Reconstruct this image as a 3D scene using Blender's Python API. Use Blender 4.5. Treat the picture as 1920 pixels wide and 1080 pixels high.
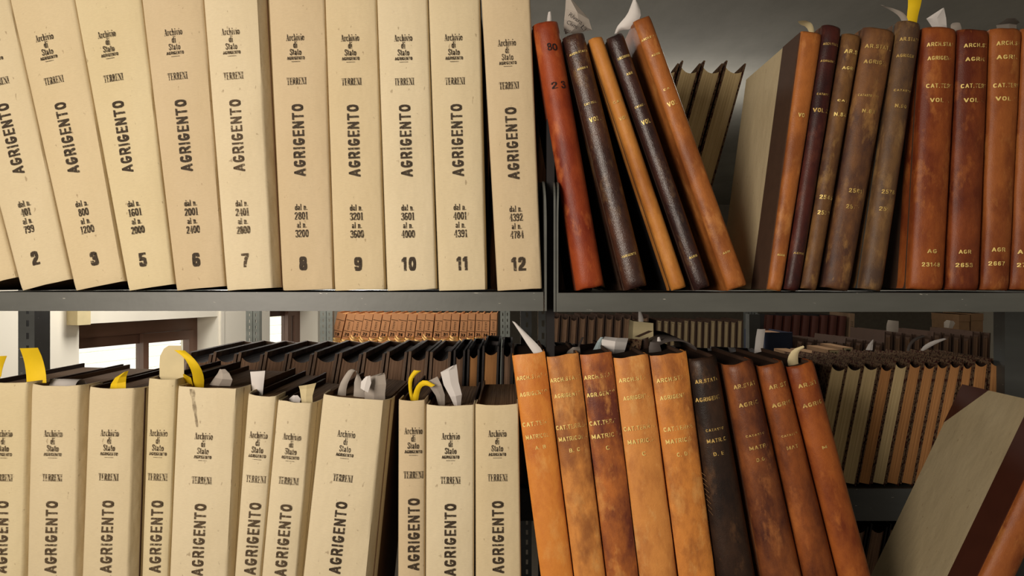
import bpy, bmesh, math, random
from mathutils import Vector, noise
random.seed(7)
S = bpy.context.scene
COL = S.collection
for o in list(bpy.data.objects): bpy.data.objects.remove(o)

# ------------------------------------------------------------------ camera, light, exposure
CAMD = 1.11; FPX = 1387.0; CZ = 1.75; HOR = 530.0
cam_d = bpy.data.cameras.new('camera'); cam = bpy.data.objects.new('camera', cam_d); COL.objects.link(cam)
cam.location = (0, -CAMD, CZ); cam.rotation_euler = (math.radians(90), 0, 0)
cam_d.sensor_width = 36.0; cam_d.lens = 36.0*FPX/1920.0; cam_d.shift_y = -(540-HOR)/1920.0
cam_d.clip_start = 0.05; cam_d.clip_end = 60
S.camera = cam
w = bpy.data.worlds.new('world'); S.world = w; w.use_nodes = True
bg = w.node_tree.nodes['Background']; bg.inputs[0].default_value = (1.0, 0.88, 0.72, 1); bg.inputs[1].default_value = 0.26
def area(name, loc, target, sx, sy, power, col):
    d = bpy.data.lights.new(name, 'AREA'); d.shape = 'RECTANGLE'; d.size = sx; d.size_y = sy; d.energy = power; d.color = col
    o = bpy.data.objects.new(name, d); COL.objects.link(o); o.location = loc
    v = Vector(target)-Vector(loc); o.rotation_euler = v.to_track_quat('-Z', 'Y').to_euler(); return o
area('window_light', (-0.85, -1.6, 1.95), (0.05, 0, 1.65), 0.55, 0.75, 30, (1.0, 0.89, 0.76))
area('aisle_fill_light', (-0.95, 1.75, 2.46), (-0.95, 1.7501, 1.0), 0.9, 0.25, 26, (1.0, 0.95, 0.86))  # added overhead fill that brightens the window wall and back row
area('rear_area_light', (0.85, 1.0, 2.46), (0.85, 1.0001, 1.2), 0.6, 0.2, 7, (1.0, 0.92, 0.78))  # area light facing down behind the front rows
area('ledger_fill_light', (-0.75, 1.6, 1.98), (-0.2, 0.4, 1.58), 0.6, 0.18, 7, (1.0, 0.95, 0.88))  # added fill, hidden by the upper books, brightening the ledger tops
area('ceiling_fill_light', (0.6, 1.75, 2.12), (0.6, 1.7501, 2.5), 0.6, 0.4, 4.0, (1.0, 0.94, 0.86))  # added fill facing up to brighten the ceiling, out of sight
S.view_settings.view_transform = 'Standard'; S.view_settings.look = 'None'
S.view_settings.exposure = 0.0; S.view_settings.gamma = 1.0; S.view_settings.use_curve_mapping = False

# ------------------------------------------------------------------ helpers
def sc(Y=0.0): return (Y+CAMD)/FPX
def P(px, py, Y=0.0):
    s = sc(Y); return Vector(((px-960)*s, Y, CZ+(HOR-py)*s))
def lin(c):
    return tuple(((v/255)/12.92 if v/255 <= .04045 else ((v/255+.055)/1.055)**2.4) for v in c)+(1.0,)
def tag(o, label=None, cat=None, group=None, kind=None):
    if label: o['label'] = label
    if cat: o['category'] = cat
    if group: o['group'] = group
    if kind: o['kind'] = kind
    return o
def empty(name, loc, lean=0, yaw=0):
    o = bpy.data.objects.new(name, None); COL.objects.link(o); o.location = loc
    o.rotation_euler = (0, lean, yaw); o.empty_display_size = .02; return o
def mesh(name, V, F, mat, parent=None, smooth=False, mi=None, sharp=35):
    me = bpy.data.meshes.new(name); me.from_pydata([tuple(v) for v in V], [], F)
    for m in (mat if isinstance(mat, (list, tuple)) else [mat]): me.materials.append(m)
    if mi: me.polygons.foreach_set('material_index', mi)
    me.update()
    if smooth:
        me.shade_smooth()
        me.set_sharp_from_angle(angle=math.radians(sharp))
    o = bpy.data.objects.new(name, me); COL.objects.link(o)
    if parent: o.parent = parent
    return o
class MB:
    def __init__(s): s.V = []; s.F = []; s.M = []
    def box(s, a, b, m=0):
        n = len(s.V); x0, y0, z0 = a; x1, y1, z1 = b
        s.V += [(x0,y0,z0),(x1,y0,z0),(x1,y1,z0),(x0,y1,z0),(x0,y0,z1),(x1,y0,z1),(x1,y1,z1),(x0,y1,z1)]
        for f in ((0,3,2,1),(4,5,6,7),(0,1,5,4),(1,2,6,5),(2,3,7,6),(3,0,4,7)): s.F.append([n+i for i in f]); s.M.append(m)
        return s
    def hexa(s, pts, m=0):
        n = len(s.V); s.V += [tuple(p) for p in pts]
        for f in ((0,3,2,1),(4,5,6,7),(0,1,5,4),(1,2,6,5),(2,3,7,6),(3,0,4,7)): s.F.append([n+i for i in f]); s.M.append(m)
        return s
    def poly(s, V, F, m=0):
        n = len(s.V); s.V += [tuple(v) for v in V]
        for f in F: s.F.append([n+i for i in f]); s.M.append(m)
        return s
    def build(s, name, mat, parent=None, smooth=False): return mesh(name, s.V, s.F, mat, parent, smooth, s.M)

# ------------------------------------------------------------------ materials
class NT:
    def __init__(s, name):
        s.m = bpy.data.materials.new(name); s.m.use_nodes = True; s.t = s.m.node_tree; s.b = s.t.nodes['Principled BSDF']
        s.tc = s.t.nodes.new('ShaderNodeTexCoord'); s.l = s.t.links.new
    def mapping(s, scale, loc=(0,0,0)):
        n = s.t.nodes.new('ShaderNodeMapping'); n.inputs['Scale'].default_value = scale; n.inputs['Location'].default_value = loc
        s.l(s.tc.outputs['Object'], n.inputs[0]); return n.outputs[0]
    def noise(s, scale, detail=3, vec=None, rough=.55, w=0):
        n = s.t.nodes.new('ShaderNodeTexNoise'); n.inputs['Scale'].default_value = scale; n.inputs['Detail'].default_value = detail; n.inputs['Roughness'].default_value = rough
        if vec is not None: s.l(vec, n.inputs['Vector'])
        return n.outputs['Fac']
    def ramp(s, fac, a, b, c0=(0,0,0,1), c1=(1,1,1,1)):
        n = s.t.nodes.new('ShaderNodeValToRGB'); n.color_ramp.elements[0].position = a; n.color_ramp.elements[1].position = b
        n.color_ramp.elements[0].color = c0; n.color_ramp.elements[1].color = c1; s.l(fac, n.inputs[0]); return n.outputs[0]
    def mix(s, fac, a, b):
        n = s.t.nodes.new('ShaderNodeMix'); n.data_type = 'RGBA'
        for k, v in ((0, fac), (6, a), (7, b)):
            if hasattr(v, 'is_output'): s.l(v, n.inputs[k])
            else: n.inputs[k].default_value = v
        return n.outputs[2]
    def bump(s, h, strength, dist=.001, prev=None):
        n = s.t.nodes.new('ShaderNodeBump'); n.inputs['Strength'].default_value = strength; n.inputs['Distance'].default_value = dist; s.l(h, n.inputs['Height'])
        if prev is not None: s.l(prev, n.inputs['Normal'])
        return n.outputs[0]
    def done(s, col, rough=.6, nrm=None, spec=.5, metal=0):
        if hasattr(col, 'is_output'): s.l(col, s.b.inputs['Base Color'])
        else: s.b.inputs['Base Color'].default_value = col
        if hasattr(rough, 'is_output'): s.l(rough, s.b.inputs['Roughness'])
        else: s.b.inputs['Roughness'].default_value = rough
        s.b.inputs['Specular IOR Level'].default_value = spec; s.b.inputs['Metallic'].default_value = metal
        if nrm is not None: s.l(nrm, s.b.inputs['Normal'])
        return s.m
def M_plain(name, c, rough=.6, spec=.4, metal=0, var=.12, scale=30):
    n = NT(name); f = n.noise(scale, 4, n.mapping((1,1,1)))
    c0 = lin(c); d = tuple(v*(1-var) for v in c0[:3])+(1,)
    return n.done(n.mix(n.ramp(f, .35, .65), d, c0), rough, None, spec, metal)
def M_cloth(name, c, seed=0):
    n = NT(name); c0 = lin(c)
    big = n.ramp(n.noise(9, 4, n.mapping((1,1,.6), (seed*3.1, 0, seed))), .3, .72)
    col = n.mix(big, tuple(a*b for a, b in zip(c0[:3], (.92,.90,.86)))+(1,), c0)
    fib = n.ramp(n.noise(1, 4, n.mapping((160, 160, 900), (seed, 0, 0)), .7), .40, .62)
    col = n.mix(fib, n.mix(.08, col, (.22,.16,.10,1)), col)
    sp = n.ramp(n.noise(150, 2, n.mapping((1,1,.5), (seed*7, 0, 0))), .70, .76)
    col = n.mix(sp, col, n.mix(.45, col, (.16,.09,.04,1)))
    wv = n.noise(1, 2, n.mapping((700, 700, 1500)))
    dn = n.noise(22, 3, n.mapping((1,1,.5), (seed, 2, 0)))
    nb = n.bump(dn, .5, .006); nb = n.bump(wv, .25, .0006, nb)
    return n.done(col, .85, nb, .2)
def M_leather(name, base, dark, light, seed=0, k=.5, rough=.42, grain=.5, streak=1.7, spec=.28):
    n = NT(name); b, d, l = lin(base), lin(dark), lin(light)
    f1 = n.ramp(n.noise(14, 5, n.mapping((1.3,1,1/streak), (seed*1.7, seed, seed*.9)), .62), k-.10, k+.12)
    col = n.mix(f1, b, d)
    f2 = n.ramp(n.noise(24, 5, n.mapping((1.3,1,.6), (seed*4.1, 3, seed*2.3)), .65), .54, .70)
    col = n.mix(f2, col, l)
    f3 = n.ramp(n.noise(60, 6, n.mapping((1,1,.7), (seed*2.1, 8, seed*5.3)), .7), .30, .70)
    col = n.mix(f3, n.mix(.35, col, d), col)
    f5 = n.ramp(n.noise(8.5, 4, n.mapping((1.6,1,.8), (seed*6.3, 2, seed*3.7)), .6), .56, .66)
    col = n.mix(f5, col, n.mix(.62, col, d))
    f4 = n.ramp(n.noise(240, 2, n.mapping((1,1,.25), (seed, 1, 0))), .70, .78)
    col = n.mix(f4, col, n.mix(.4, col, l))
    g = n.noise(700, 3, n.mapping((1,1,1))); u = n.noise(35, 4, n.mapping((1,1,.4), (seed, 0, 0)))
    nb = n.bump(u, .35, .004); nb = n.bump(g, grain, .0006, nb)
    return n.done(col, rough, nb, spec)
def M_page(name, c, c2, s=900):
    n = NT(name); f = n.ramp(n.noise(1, 3, n.mapping((s, 4, 4)), .7), .35, .62)
    g = n.ramp(n.noise(12, 3, n.mapping((1,1,1))), .3, .7)
    col = n.mix(f, lin(c2), lin(c)); col = n.mix(g, n.mix(.25, col, lin(c2)), col)
    return n.done(col, .9, n.bump(f, .4, .0008), .1)
def M_marble(name, dark, spot, red):
    n = NT(name)
    v = n.t.nodes.new('ShaderNodeTexVoronoi'); v.inputs['Scale'].default_value = 260; n.l(n.mapping((1,1,.7)), v.inputs['Vector'])
    f = n.ramp(v.outputs['Distance'], .25, .42); g = n.ramp(n.noise(140, 3, n.mapping((1,1,1))), .5, .62)
    col = n.mix(f, lin(dark), lin(spot)); col = n.mix(g, col, lin(red)); return n.done(col, .85, None, .1)
def M_ink(name, c, fade=.46, soft=.05, gradx=0.0, rough=.7, metal=0.0, scale=420, emit=0):
    n = NT(name); m = n.m; m.blend_method = 'HASHED' if hasattr(m, 'blend_method') else m.blend_method
    n.done(lin(c), rough, None, .3, metal)
    f = n.noise(scale, 4, n.mapping((1,1,.8)), .6)
    if gradx:
        f2 = n.noise(55, 3, n.mapping((1,1,1))); 
        a = n.t.nodes.new('ShaderNodeMath'); a.operation = 'ADD'; n.l(f, a.inputs[0]); n.l(f2, a.inputs[1])
        sx = n.t.nodes.new('ShaderNodeSeparateXYZ'); n.l(n.tc.outputs['Object'], sx.inputs[0])
        b = n.t.nodes.new('ShaderNodeMath'); b.operation = 'MULTIPLY_ADD'; n.l(sx.outputs[0], b.inputs[0]); b.inputs[1].default_value = -gradx; n.l(a.outputs[0], b.inputs[2])
        c_ = n.t.nodes.new('ShaderNodeMath'); c_.operation = 'MULTIPLY'; n.l(b.outputs[0], c_.inputs[0]); c_.inputs[1].default_value = .5; f = c_.outputs[0]
    r = n.ramp(f, fade-soft, fade+soft)
    tr = n.t.nodes.new('ShaderNodeBsdfTransparent'); mx = n.t.nodes.new('ShaderNodeMixShader'); out = n.t.nodes['Material Output']
    n.l(r, mx.inputs[0]); n.l(tr.outputs[0], mx.inputs[1]); n.l(n.b.outputs[0], mx.inputs[2]); n.l(mx.outputs[0], out.inputs[0]); return m
def M_emit(name, c, s):
    n = NT(name); n.b.inputs['Base Color'].default_value = lin(c); n.b.inputs['Emission Color'].default_value = lin(c); n.b.inputs['Emission Strength'].default_value = s; return n.m
def M_metal(name, c):
    n = NT(name); c0 = lin(c)
    f = n.ramp(n.noise(14, 4, n.mapping((.4,1,2))), .35, .68)
    col = n.mix(f, tuple(v*.78 for v in c0[:3])+(1,), c0)
    s = n.ramp(n.noise(1, 3, n.mapping((45, 200, 260))), .715, .75); col = n.mix(s, col, lin((190,186,172)))
    return n.done(col, .42, n.bump(n.noise(60, 3, n.mapping((1,1,1))), .15, .001), .5)
def M_ceil(name, c):
    n = NT(name); c0 = lin(c)
    f = n.ramp(n.noise(1.1, 4, n.mapping((1.2,1,1), (4,0,0)), .5), .25, .75)
    g = n.ramp(n.noise(3, 5, n.mapping((2.2,1,1), (1,5,0)), .65), .36, .70)
    col = n.mix(f, tuple(v*.72 for v in c0[:3])+(1,), c0); col = n.mix(g, n.mix(.22, col, lin((60,58,52))), col)
    return n.done(col, .8, n.bump(g, .06, .01), .2)

inkB = M_ink('black_print', (62,50,36), .37, .12)
inkL = M_ink('faded_black_print', (84,68,48), .40, .12)
gold = M_ink('gold_blocking', (244,214,130), .46, .08, gradx=15.0, rough=.4, metal=.1, scale=300)
gold2 = M_ink('dull_gold_blocking', (206,172,100), .48, .08, gradx=13.0, rough=.5, metal=.1, scale=300)
penink = M_ink('pen_ink', (30,22,24), .38, .08)
steel = M_metal('grey_painted_steel', (90,91,86)); steelD = M_metal('dark_grey_steel', (72,74,72)); steelL = M_metal('light_grey_steel', (132,136,130))
boardD = M_plain('dark_brown_board', (76,54,40), .75, .3, scale=60)
boardB = M_plain('black_board', (26,22,22), .7, .3, scale=60)
boardK = M_plain('brown_kraft_board', (122,94,68), .8, .2, scale=50)
pageD = M_page('dusty_brown_page_block', (156,124,94), (96,72,52))
pageC = M_page('cream_page_edges', (222,200,152), (176,150,108))
pageT = M_page('tan_page_edges', (206,150,96), (150,102,62))
pageG = M_page('grey_brown_page_edges', (158,126,102), (92,70,56), 420)
topK = M_plain('dark_page_top', (60,45,37), .9, .1, scale=40)  # page tops set darker than the page edges
covD = None
topB = M_plain('dark_board_edge', (84,66,52), .85, .2, scale=90)  # separate brown for the top faces of the boards
creamP = M_cloth('cream_paper_board', (196,180,146), 3)
creamP2 = M_cloth('dull_cream_paper_board', (176,160,128), 5)
marb = M_marble('marbled_paper', (22,15,13), (104,82,62), (56,24,20))
white = M_plain('white_paper', (222,216,212), .8, .2, var=.06); grey_p = M_plain('grey_thin_paper', (176,166,156), .8, .2, var=.1)
creamS = M_plain('cream_card', (214,198,156), .8, .2, var=.08); yellow = M_plain('yellow_paper', (238,200,28), .7, .3, var=.08)
blueP = M_plain('pale_blue_paper', (176,194,198), .8, .2)
darkflex = M_plain('dark_grey_flexible_cover', (84,76,72), .6, .3); pinkP = M_plain('pink_tan_paper', (196,150,116), .8, .2)
wallM = M_plain('white_wall_paint', (244,238,224), .9, .1, var=.04, scale=3)

# ------------------------------------------------------------------ lettering
_tc = {}
def bfont(txt, bold=0.0):
    k = (txt, bold)
    if k not in _tc:
        c = bpy.data.curves.new('t', 'FONT'); c.body = txt; c.size = 1.0; c.offset = bold; c.resolution_u = 3
        o = bpy.data.objects.new('t', c); COL.objects.link(o)
        dg = bpy.context.evaluated_depsgraph_get(); me = o.evaluated_get(dg).to_mesh()
        V = [(v.co.x, v.co.y) for v in me.vertices]; F = [list(p.vertices) for p in me.polygons]
        o.evaluated_get(dg).to_mesh_clear(); bpy.data.objects.remove(o); bpy.data.curves.remove(c)
        x0 = min(v[0] for v in V); x1 = max(v[0] for v in V); y0 = min(v[1] for v in V); y1 = max(v[1] for v in V)
        _tc[k] = ([((x-x0)/(x1-x0)-.5, (y-y0)/(y1-y0)-.5) for x, y in V], F)
    return _tc[k]
def arc(cx, cy, rx, ry, a0, a1, n=10):
    return [(cx+rx*math.cos(math.radians(a0+(a1-a0)*i/n)), cy+ry*math.sin(math.radians(a0+(a1-a0)*i/n))) for i in range(n+1)]
def sf(*xs): return [([(a, y), (b, y)], 0) for a, b, y in xs]
K = 1
GL = {
 'A': (.64, [([(.10,0),(.3,.97)],0), ([(.30,.97),(.50,0)],K), ([(.16,.32),(.42,.32)],0)]+sf((0,.18,0),(.38,.64,0))),
 'T': (.62, [([(.3,0),(.3,1)],K), ([(.02,1),(.58,1)],0), ([(.02,1),(.02,.72)],0), ([(.58,1),(.58,.72)],0)]+sf((.16,.44,0))),
 'E': (.56, [([(.14,0),(.14,1)],K)]+sf((.02,.5,0),(.02,.48,1),(.14,.36,.5))+[([(.49,1),(.49,.74)],0), ([(.51,0),(.51,.28)],0), ([(.36,.38),(.36,.62)],0)]),
 'R': (.60, [([(.14,0),(.14,1)],K), ([(.14,1),(.28,1)]+arc(.28,.76,.15,.24,90,-90)+[(.14,.52)],K), ([(.32,.5),(.46,.04)],K)]+sf((.02,.28,0),(.42,.6,0))),
 'N': (.66, [([(.12,0),(.12,1)],0), ([(.14,1),(.5,0)],K), ([(.53,0),(.53,1)],0)]+sf((.02,.24,0),(.0,.18,1),(.43,.64,1))),
 'I': (.34, [([(.16,0),(.16,1)],K)]+sf((.03,.3,0),(.03,.3,1))),
 'S': (.52, [([(.44,.74),(.43,.93),(.26,1),(.10,.92),(.09,.70),(.25,.56),(.40,.40),(.42,.14),(.27,0),(.10,.06),(.06,.28)],K)]),
 'r': (.42, [([(.14,0),(.14,.66)],K), ([(.14,.5),(.24,.64),(.34,.6)],K)]+sf((.03,.27,0),(.03,.14,.66))),
 'c': (.44, [(arc(.25,.33,.17,.33,50,310),K)]),
 'h': (.56, [([(.14,0),(.14,1)],K), ([(.14,.5),(.26,.66),(.38,.6),(.41,.45),(.41,0)],K)]+sf((.03,.25,0),(.31,.52,0),(.03,.14,1))),
 'i': (.30, [([(.14,0),(.14,.66)],K), ([(.14,.88),(.14,.98)],K)]+sf((.03,.26,0),(.03,.14,.66))),
 'v': (.48, [([(.08,.66),(.24,0)],K), ([(.25,0),(.40,.66)],0)]+sf((0,.2,.66),(.32,.48,.66))),
 'o': (.50, [(arc(.24,.33,.17,.33,0,360,16),K)]),
 'd': (.54, [(arc(.23,.33,.16,.33,0,360,14),K), ([(.40,0),(.40,1)],K)]+sf((.30,.40,1),(.40,.5,0))),
 't': (.38, [([(.17,.08),(.17,.9)],K), ([(.17,.08),(.25,0),(.34,.08)],0)]+sf((.03,.32,.66))),
 'a': (.50, [([(.08,.52),(.20,.66),(.33,.58),(.35,.4),(.35,.06)],K), (arc(.22,.19,.13,.19,0,360,10),K)]+sf((.35,.46,0))),
 'l': (.30, [([(.14,0),(.14,1)],K)]+sf((.03,.26,0),(.03,.14,1))),
 'n': (.56, [([(.14,0),(.14,.66)],K), ([(.14,.5),(.26,.66),(.38,.6),(.41,.45),(.41,0)],K)]+sf((.03,.25,0),(.31,.52,0),(.03,.14,.66))),
 '.': (.22, [([(.1,.02),(.1,.08)],K)]), ' ': (.30, []),
 '0': (.52, [(arc(.25,.5,.17,.5,0,360,18),K)]),
 '1': (.40, [([(.2,0),(.2,1)],K), ([(.05,.85),(.2,.98)],0)]+sf((.06,.36,0))),
 '2': (.52, [([(.09,.74),(.12,.93),(.25,1),(.40,.9),(.40,.68),(.28,.45),(.10,.12),(.08,.03)],K), ([(.08,.03),(.44,.03)],0), ([(.08,.07),(.44,.07)],0), ([(.46,.0),(.47,.24)],0)]),
 '3': (.50, [([(.08,.8),(.14,.97),(.26,1),(.38,.9),(.38,.66),(.24,.54)],K), ([(.24,.54),(.40,.44),(.41,.14),(.26,0),(.12,.03),(.07,.22)],K)]),
 '4': (.54, [([(.36,0),(.36,1)],K), ([(.36,1),(.04,.3)],0), ([(.04,.3),(.50,.3)],0)]+sf((.24,.48,0))),
 '6': (.52, [([(.42,.84),(.36,.97),(.24,1),(.12,.82),(.08,.4)],K), (arc(.25,.29,.16,.29,0,360,14),K)]),
 '7': (.50, [([(.06,.97),(.44,.97)],0), ([(.06,.92),(.44,.92)],0), ([(.06,1),(.06,.74)],0), ([(.44,.95),(.26,.5),(.22,0)],K)]),
 '8': (.52, [(arc(.25,.76,.14,.24,0,360,12),K), (arc(.25,.26,.17,.26,0,360,14),K)]),
 '9': (.52, [([(.08,.16),(.14,.03),(.26,0),(.38,.18),(.42,.6)],K), (arc(.25,.71,.16,.29,0,360,14),K)]),
}
def hull_seg(a, b, hx, hy):
    pts = [(p[0]+sx*hx, p[1]+sy*hy) for p in (a, b) for sx in (-1,1) for sy in (-1,1)]
    pts = sorted(set((round(x, 5), round(y, 5)) for x, y in pts))
    def half(ps):
        h = []
        for p in ps:
            while len(h) > 1 and (h[-1][0]-h[-2][0])*(p[1]-h[-2][1])-(h[-1][1]-h[-2][1])*(p[0]-h[-2][0]) <= 0: h.pop()
            h.append(p)
        return h
    lo = half(pts); up = half(pts[::-1]); return lo[:-1]+up[:-1]
_sc = {}
def serif(txt):
    if txt not in _sc:
        V = []; F = []; x = 0
        for ch in txt:
            wd, st = GL[ch]
            for pts, k in st:
                hx = .072 if k else .022; hy = .028
                for a, b in zip(pts, pts[1:]):
                    h = hull_seg((a[0]+x, a[1]), (b[0]+x, b[1]), hx, hy); n = len(V); V += h; F.append(list(range(n, n+len(h))))
            x += wd+.03
        x0 = min(v[0] for v in V); x1 = max(v[0] for v in V)
        _sc[txt] = ([((a-x0)/(x1-x0)-.5, b-.5) for a, b in V], F)
    return _sc[txt]
SG = {
 'A': (.60, [[(.08,.08),(.30,.92)],[(.30,.92),(.52,.08)],[(.16,.30),(.44,.30)]]),
 'B': (.56, [[(.1,.08),(.1,.92)],[(.1,.92),(.34,.92)]+arc(.32,.72,.14,.2,90,-90,6)+[(.1,.52)],[(.32,.52)]+arc(.32,.30,.16,.22,90,-90,6)+[(.1,.08)]]),
 'C': (.56, [arc(.29,.5,.20,.42,45,315,14)]),
 'D': (.58, [[(.1,.08),(.1,.92)],[(.1,.92),(.26,.92)]+arc(.26,.5,.22,.42,90,-90,10)+[(.1,.08)]]),
 'E': (.50, [[(.1,.08),(.1,.92)],[(.1,.92),(.44,.92)],[(.1,.5),(.40,.5)],[(.1,.08),(.44,.08)]]),
 'G': (.58, [arc(.29,.5,.20,.42,45,345,16)+[(.49,.42)],[(.30,.44),(.50,.44)]]),
 'H': (.58, [[(.1,.08),(.1,.92)],[(.48,.08),(.48,.92)],[(.1,.5),(.48,.5)]]),
 'I': (.20, [[(.1,.08),(.1,.92)]]),
 'L': (.48, [[(.1,.08),(.1,.92)],[(.1,.08),(.42,.08)]]),
 'M': (.70, [[(.1,.08),(.1,.92)],[(.1,.92),(.35,.2)],[(.35,.2),(.60,.92)],[(.6,.08),(.6,.92)]]),
 'N': (.60, [[(.1,.08),(.1,.92)],[(.1,.92),(.50,.08)],[(.5,.08),(.5,.92)]]),
 'O': (.60, [arc(.30,.5,.20,.42,0,360,18)]),
 'R': (.58, [[(.1,.08),(.1,.92)],[(.1,.92),(.32,.92)]+arc(.32,.70,.16,.22,90,-90,6)+[(.1,.48)],[(.32,.48),(.50,.08)]]),
 'S': (.54, [[(.44,.74),(.40,.88),(.27,.92),(.13,.87),(.10,.72),(.17,.58),(.37,.45),(.44,.30),(.40,.13),(.27,.08),(.14,.12),(.09,.26)]]),
 'T': (.52, [[(.26,.08),(.26,.92)],[(.06,.92),(.46,.92)]]),
 'V': (.56, [[(.06,.92),(.28,.08)],[(.28,.08),(.50,.92)]]),
 '.': (.20, [[(.1,.07),(.1,.09)]]), ' ': (.26, []),
 '0': (.54, [arc(.27,.5,.17,.42,0,360,16)]),
 '1': (.40, [[(.24,.08),(.24,.92)],[(.08,.74),(.24,.90)]]),
 '2': (.54, [[(.10,.70),(.14,.86),(.27,.92),(.41,.85),(.43,.68),(.36,.50),(.14,.22),(.10,.08)],[(.10,.08),(.45,.08)]]),
 '3': (.54, [[(.11,.74),(.16,.88),(.28,.92),(.41,.84),(.41,.62),(.27,.53)],[(.27,.53),(.42,.44),(.44,.22),(.36,.10),(.25,.08),(.13,.13),(.09,.28)]]),
 '4': (.56, [[(.38,.08),(.38,.92)],[(.38,.92),(.07,.28)],[(.07,.28),(.50,.28)]]),
 '5': (.54, [[(.43,.92),(.14,.92)],[(.14,.92),(.12,.52),(.28,.60),(.42,.50),(.44,.26),(.36,.10),(.24,.08),(.12,.13),(.09,.24)]]),
 '6': (.54, [[(.43,.78),(.38,.90),(.27,.92),(.14,.82),(.10,.5),(.10,.3)],arc(.27,.32,.17,.24,0,360,14)]),
 '7': (.50, [[(.06,.92),(.44,.92)],[(.44,.92),(.28,.52),(.20,.08)]]),
 '8': (.54, [arc(.27,.71,.15,.21,0,360,12),arc(.27,.30,.17,.22,0,360,14)]),
 '9': (.54, [[(.11,.22),(.16,.10),(.27,.08),(.40,.18),(.44,.5),(.44,.7)],arc(.27,.68,.17,.24,0,360,14)]),
}
_ss = {}
def sans(txt, pen=.09, gap=.10):
    k = (txt, pen)
    if k not in _ss:
        V = []; F = []; x = 0
        for ch in txt:
            wd, st = SG[ch]
            for pts in st:
                for a, b in zip(pts, pts[1:]):
                    h = hull_seg((a[0]+x, a[1]), (b[0]+x, b[1]), pen, pen*.9); n = len(V); V += h; F.append(list(range(n, n+len(h))))
            x += wd+gap
        x0 = min(v[0] for v in V); x1 = max(v[0] for v in V)
        _ss[k] = ([((a-x0)/(x1-x0)-.5, b-.5) for a, b in V], F)
    return _ss[k]
def put(mb, glyph, cx, cz, wd, ht, rot=0, ys=None, m=0, off=.0005):
    """lay lettering on the spine at local (cx, cz); wd x ht metres"""
    V, F = glyph; c, s = math.cos(rot), math.sin(rot); out = []
    for x, y in V:
        a, b = x*wd, y*ht; X = cx+a*c-b*s; Z = cz+a*s+b*c
        out.append((X, (ys(X, Z) if ys else 0)-off, Z))
    mb.poly(out, F, m)

# ------------------------------------------------------------------ the book builders
def frame(Lt, Lb, Rt, Rb, ytop, ybot, Y):
    """edges of a spine seen at plane Y -> origin, lean, widths, height"""
    def at(e0, e1, y): return e0[0]+(e1[0]-e0[0])*(y-e0[1])/(e1[1]-e0[1])
    xa, xb = at(Lt, Lb, ytop), at(Rt, Rb, ytop); xc, xd = at(Lt, Lb, ybot), at(Rt, Rb, ybot)
    T = (P(xa, ytop, Y)+P(xb, ytop, Y))/2; B = (P(xc, ybot, Y)+P(xd, ybot, Y))/2
    d = T-B; lean = math.atan2(d.x, d.z); s = sc(Y)
    wt = (xb-xa)*s*math.cos(lean); wb = (xd-xc)*s*math.cos(lean)
    lift = wb/2*abs(math.sin(lean))+.0006
    O = B+d*(lift/d.z); H = (T-O).length
    return O, lean, wb, wt, H
def tolocal(O, lean, p):
    v = p-O; return (v.x*math.cos(lean)-v.z*math.sin(lean), v.x*math.sin(lean)+v.z*math.cos(lean))
def shell(prof, wb, wt, H, nz, th, seed, capr=0.0, wob=.0006, sag=.0):
    """prof: list of (u, ex, y): x = u*w/2+ex. Closed shell of thickness th following the profile"""
    np_ = len(prof); V = []; F = []
    zs = [0, .004/H, .012/H]+[(i/nz) for i in range(1, nz)]+[1-.012/H, 1-.004/H, 1]; zs = sorted(zs)
    # inward offsets of the profile
    W0 = (wb+wt)/2; pts = [(u*W0/2+ex, y) for u, ex, y in prof]; ins = []
    for i, p in enumerate(pts):
        a = pts[max(i-1, 0)]; b = pts[min(i+1, np_-1)]; tx, ty = b[0]-a[0], b[1]-a[1]; L = math.hypot(tx, ty) or 1
        ins.append((-ty/L*th, tx/L*th))
    for layer in (0, 1):
        for k, z in enumerate(zs):
            wz = wb+(wt-wb)*z
            for i, (u, ex, y) in enumerate(prof):
                x = u*wz/2+ex; yy = y
                q = Vector((x*14+seed*3.3, z*7, seed*1.9)); d = noise.noise(q)*wob*2+noise.noise(q*3.1)*wob
                yy += d if abs(u) < .98 else d*.2
                edge = 0
                if capr and (k < 3 or k > len(zs)-4):
                    e = (k if k < 3 else len(zs)-1-k); edge = (capr, capr*.35, 0)[e] if e < 3 else 0
                yy += edge; x *= 1-edge*2.2
                zz = z*H
                if k in (0, len(zs)-1):
                    zz += noise.noise(Vector((x*60, seed*7.7, k)))*.0018 - (0 if k else 0)
                if k == len(zs)-1: zz -= sag*(1-abs(u)**2 if abs(u) < 1 else 0)
                if k == 0: zz = max(zz, 0)
                if layer: x += ins[i][0]; yy += ins[i][1]
                V.append((x, yy, zz))
    n = np_; m = len(zs); o = n*m
    for k in range(m-1):
        for i in range(n-1):
            a = k*n+i; F.append([a, a+1, a+n+1, a+n]); a += o; F.append([a, a+n, a+n+1, a+1])
    for i in range(n-1):
        F.append([i, i+o, i+1+o, i+1]); a = (m-1)*n+i; F.append([a, a+1, a+1+o, a+o])
    for k in range(m-1):
        a = k*n; F.append([a, a+n, a+n+o, a+o]); a = k*n+n-1; F.append([a, a+o, a+n+o, a+n])
    return V, F
def slab(wb, wt, ex, side, y0, y1, H, th, z0=0.0, bev=.001):
    """a board standing beside the page block; side -1 left, +1 right; outer face at side*(w/2+ex)"""
    V = []
    for z in (z0, H):
        wz = wb+(wt-wb)*z/H; o = side*(wz/2+ex); i = side*(wz/2+ex-th); a, b = min(o, i), max(o, i)
        V += [(a, y0, z), (b, y0, z), (b, y1, z), (a, y1, z)]
    return V
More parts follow.
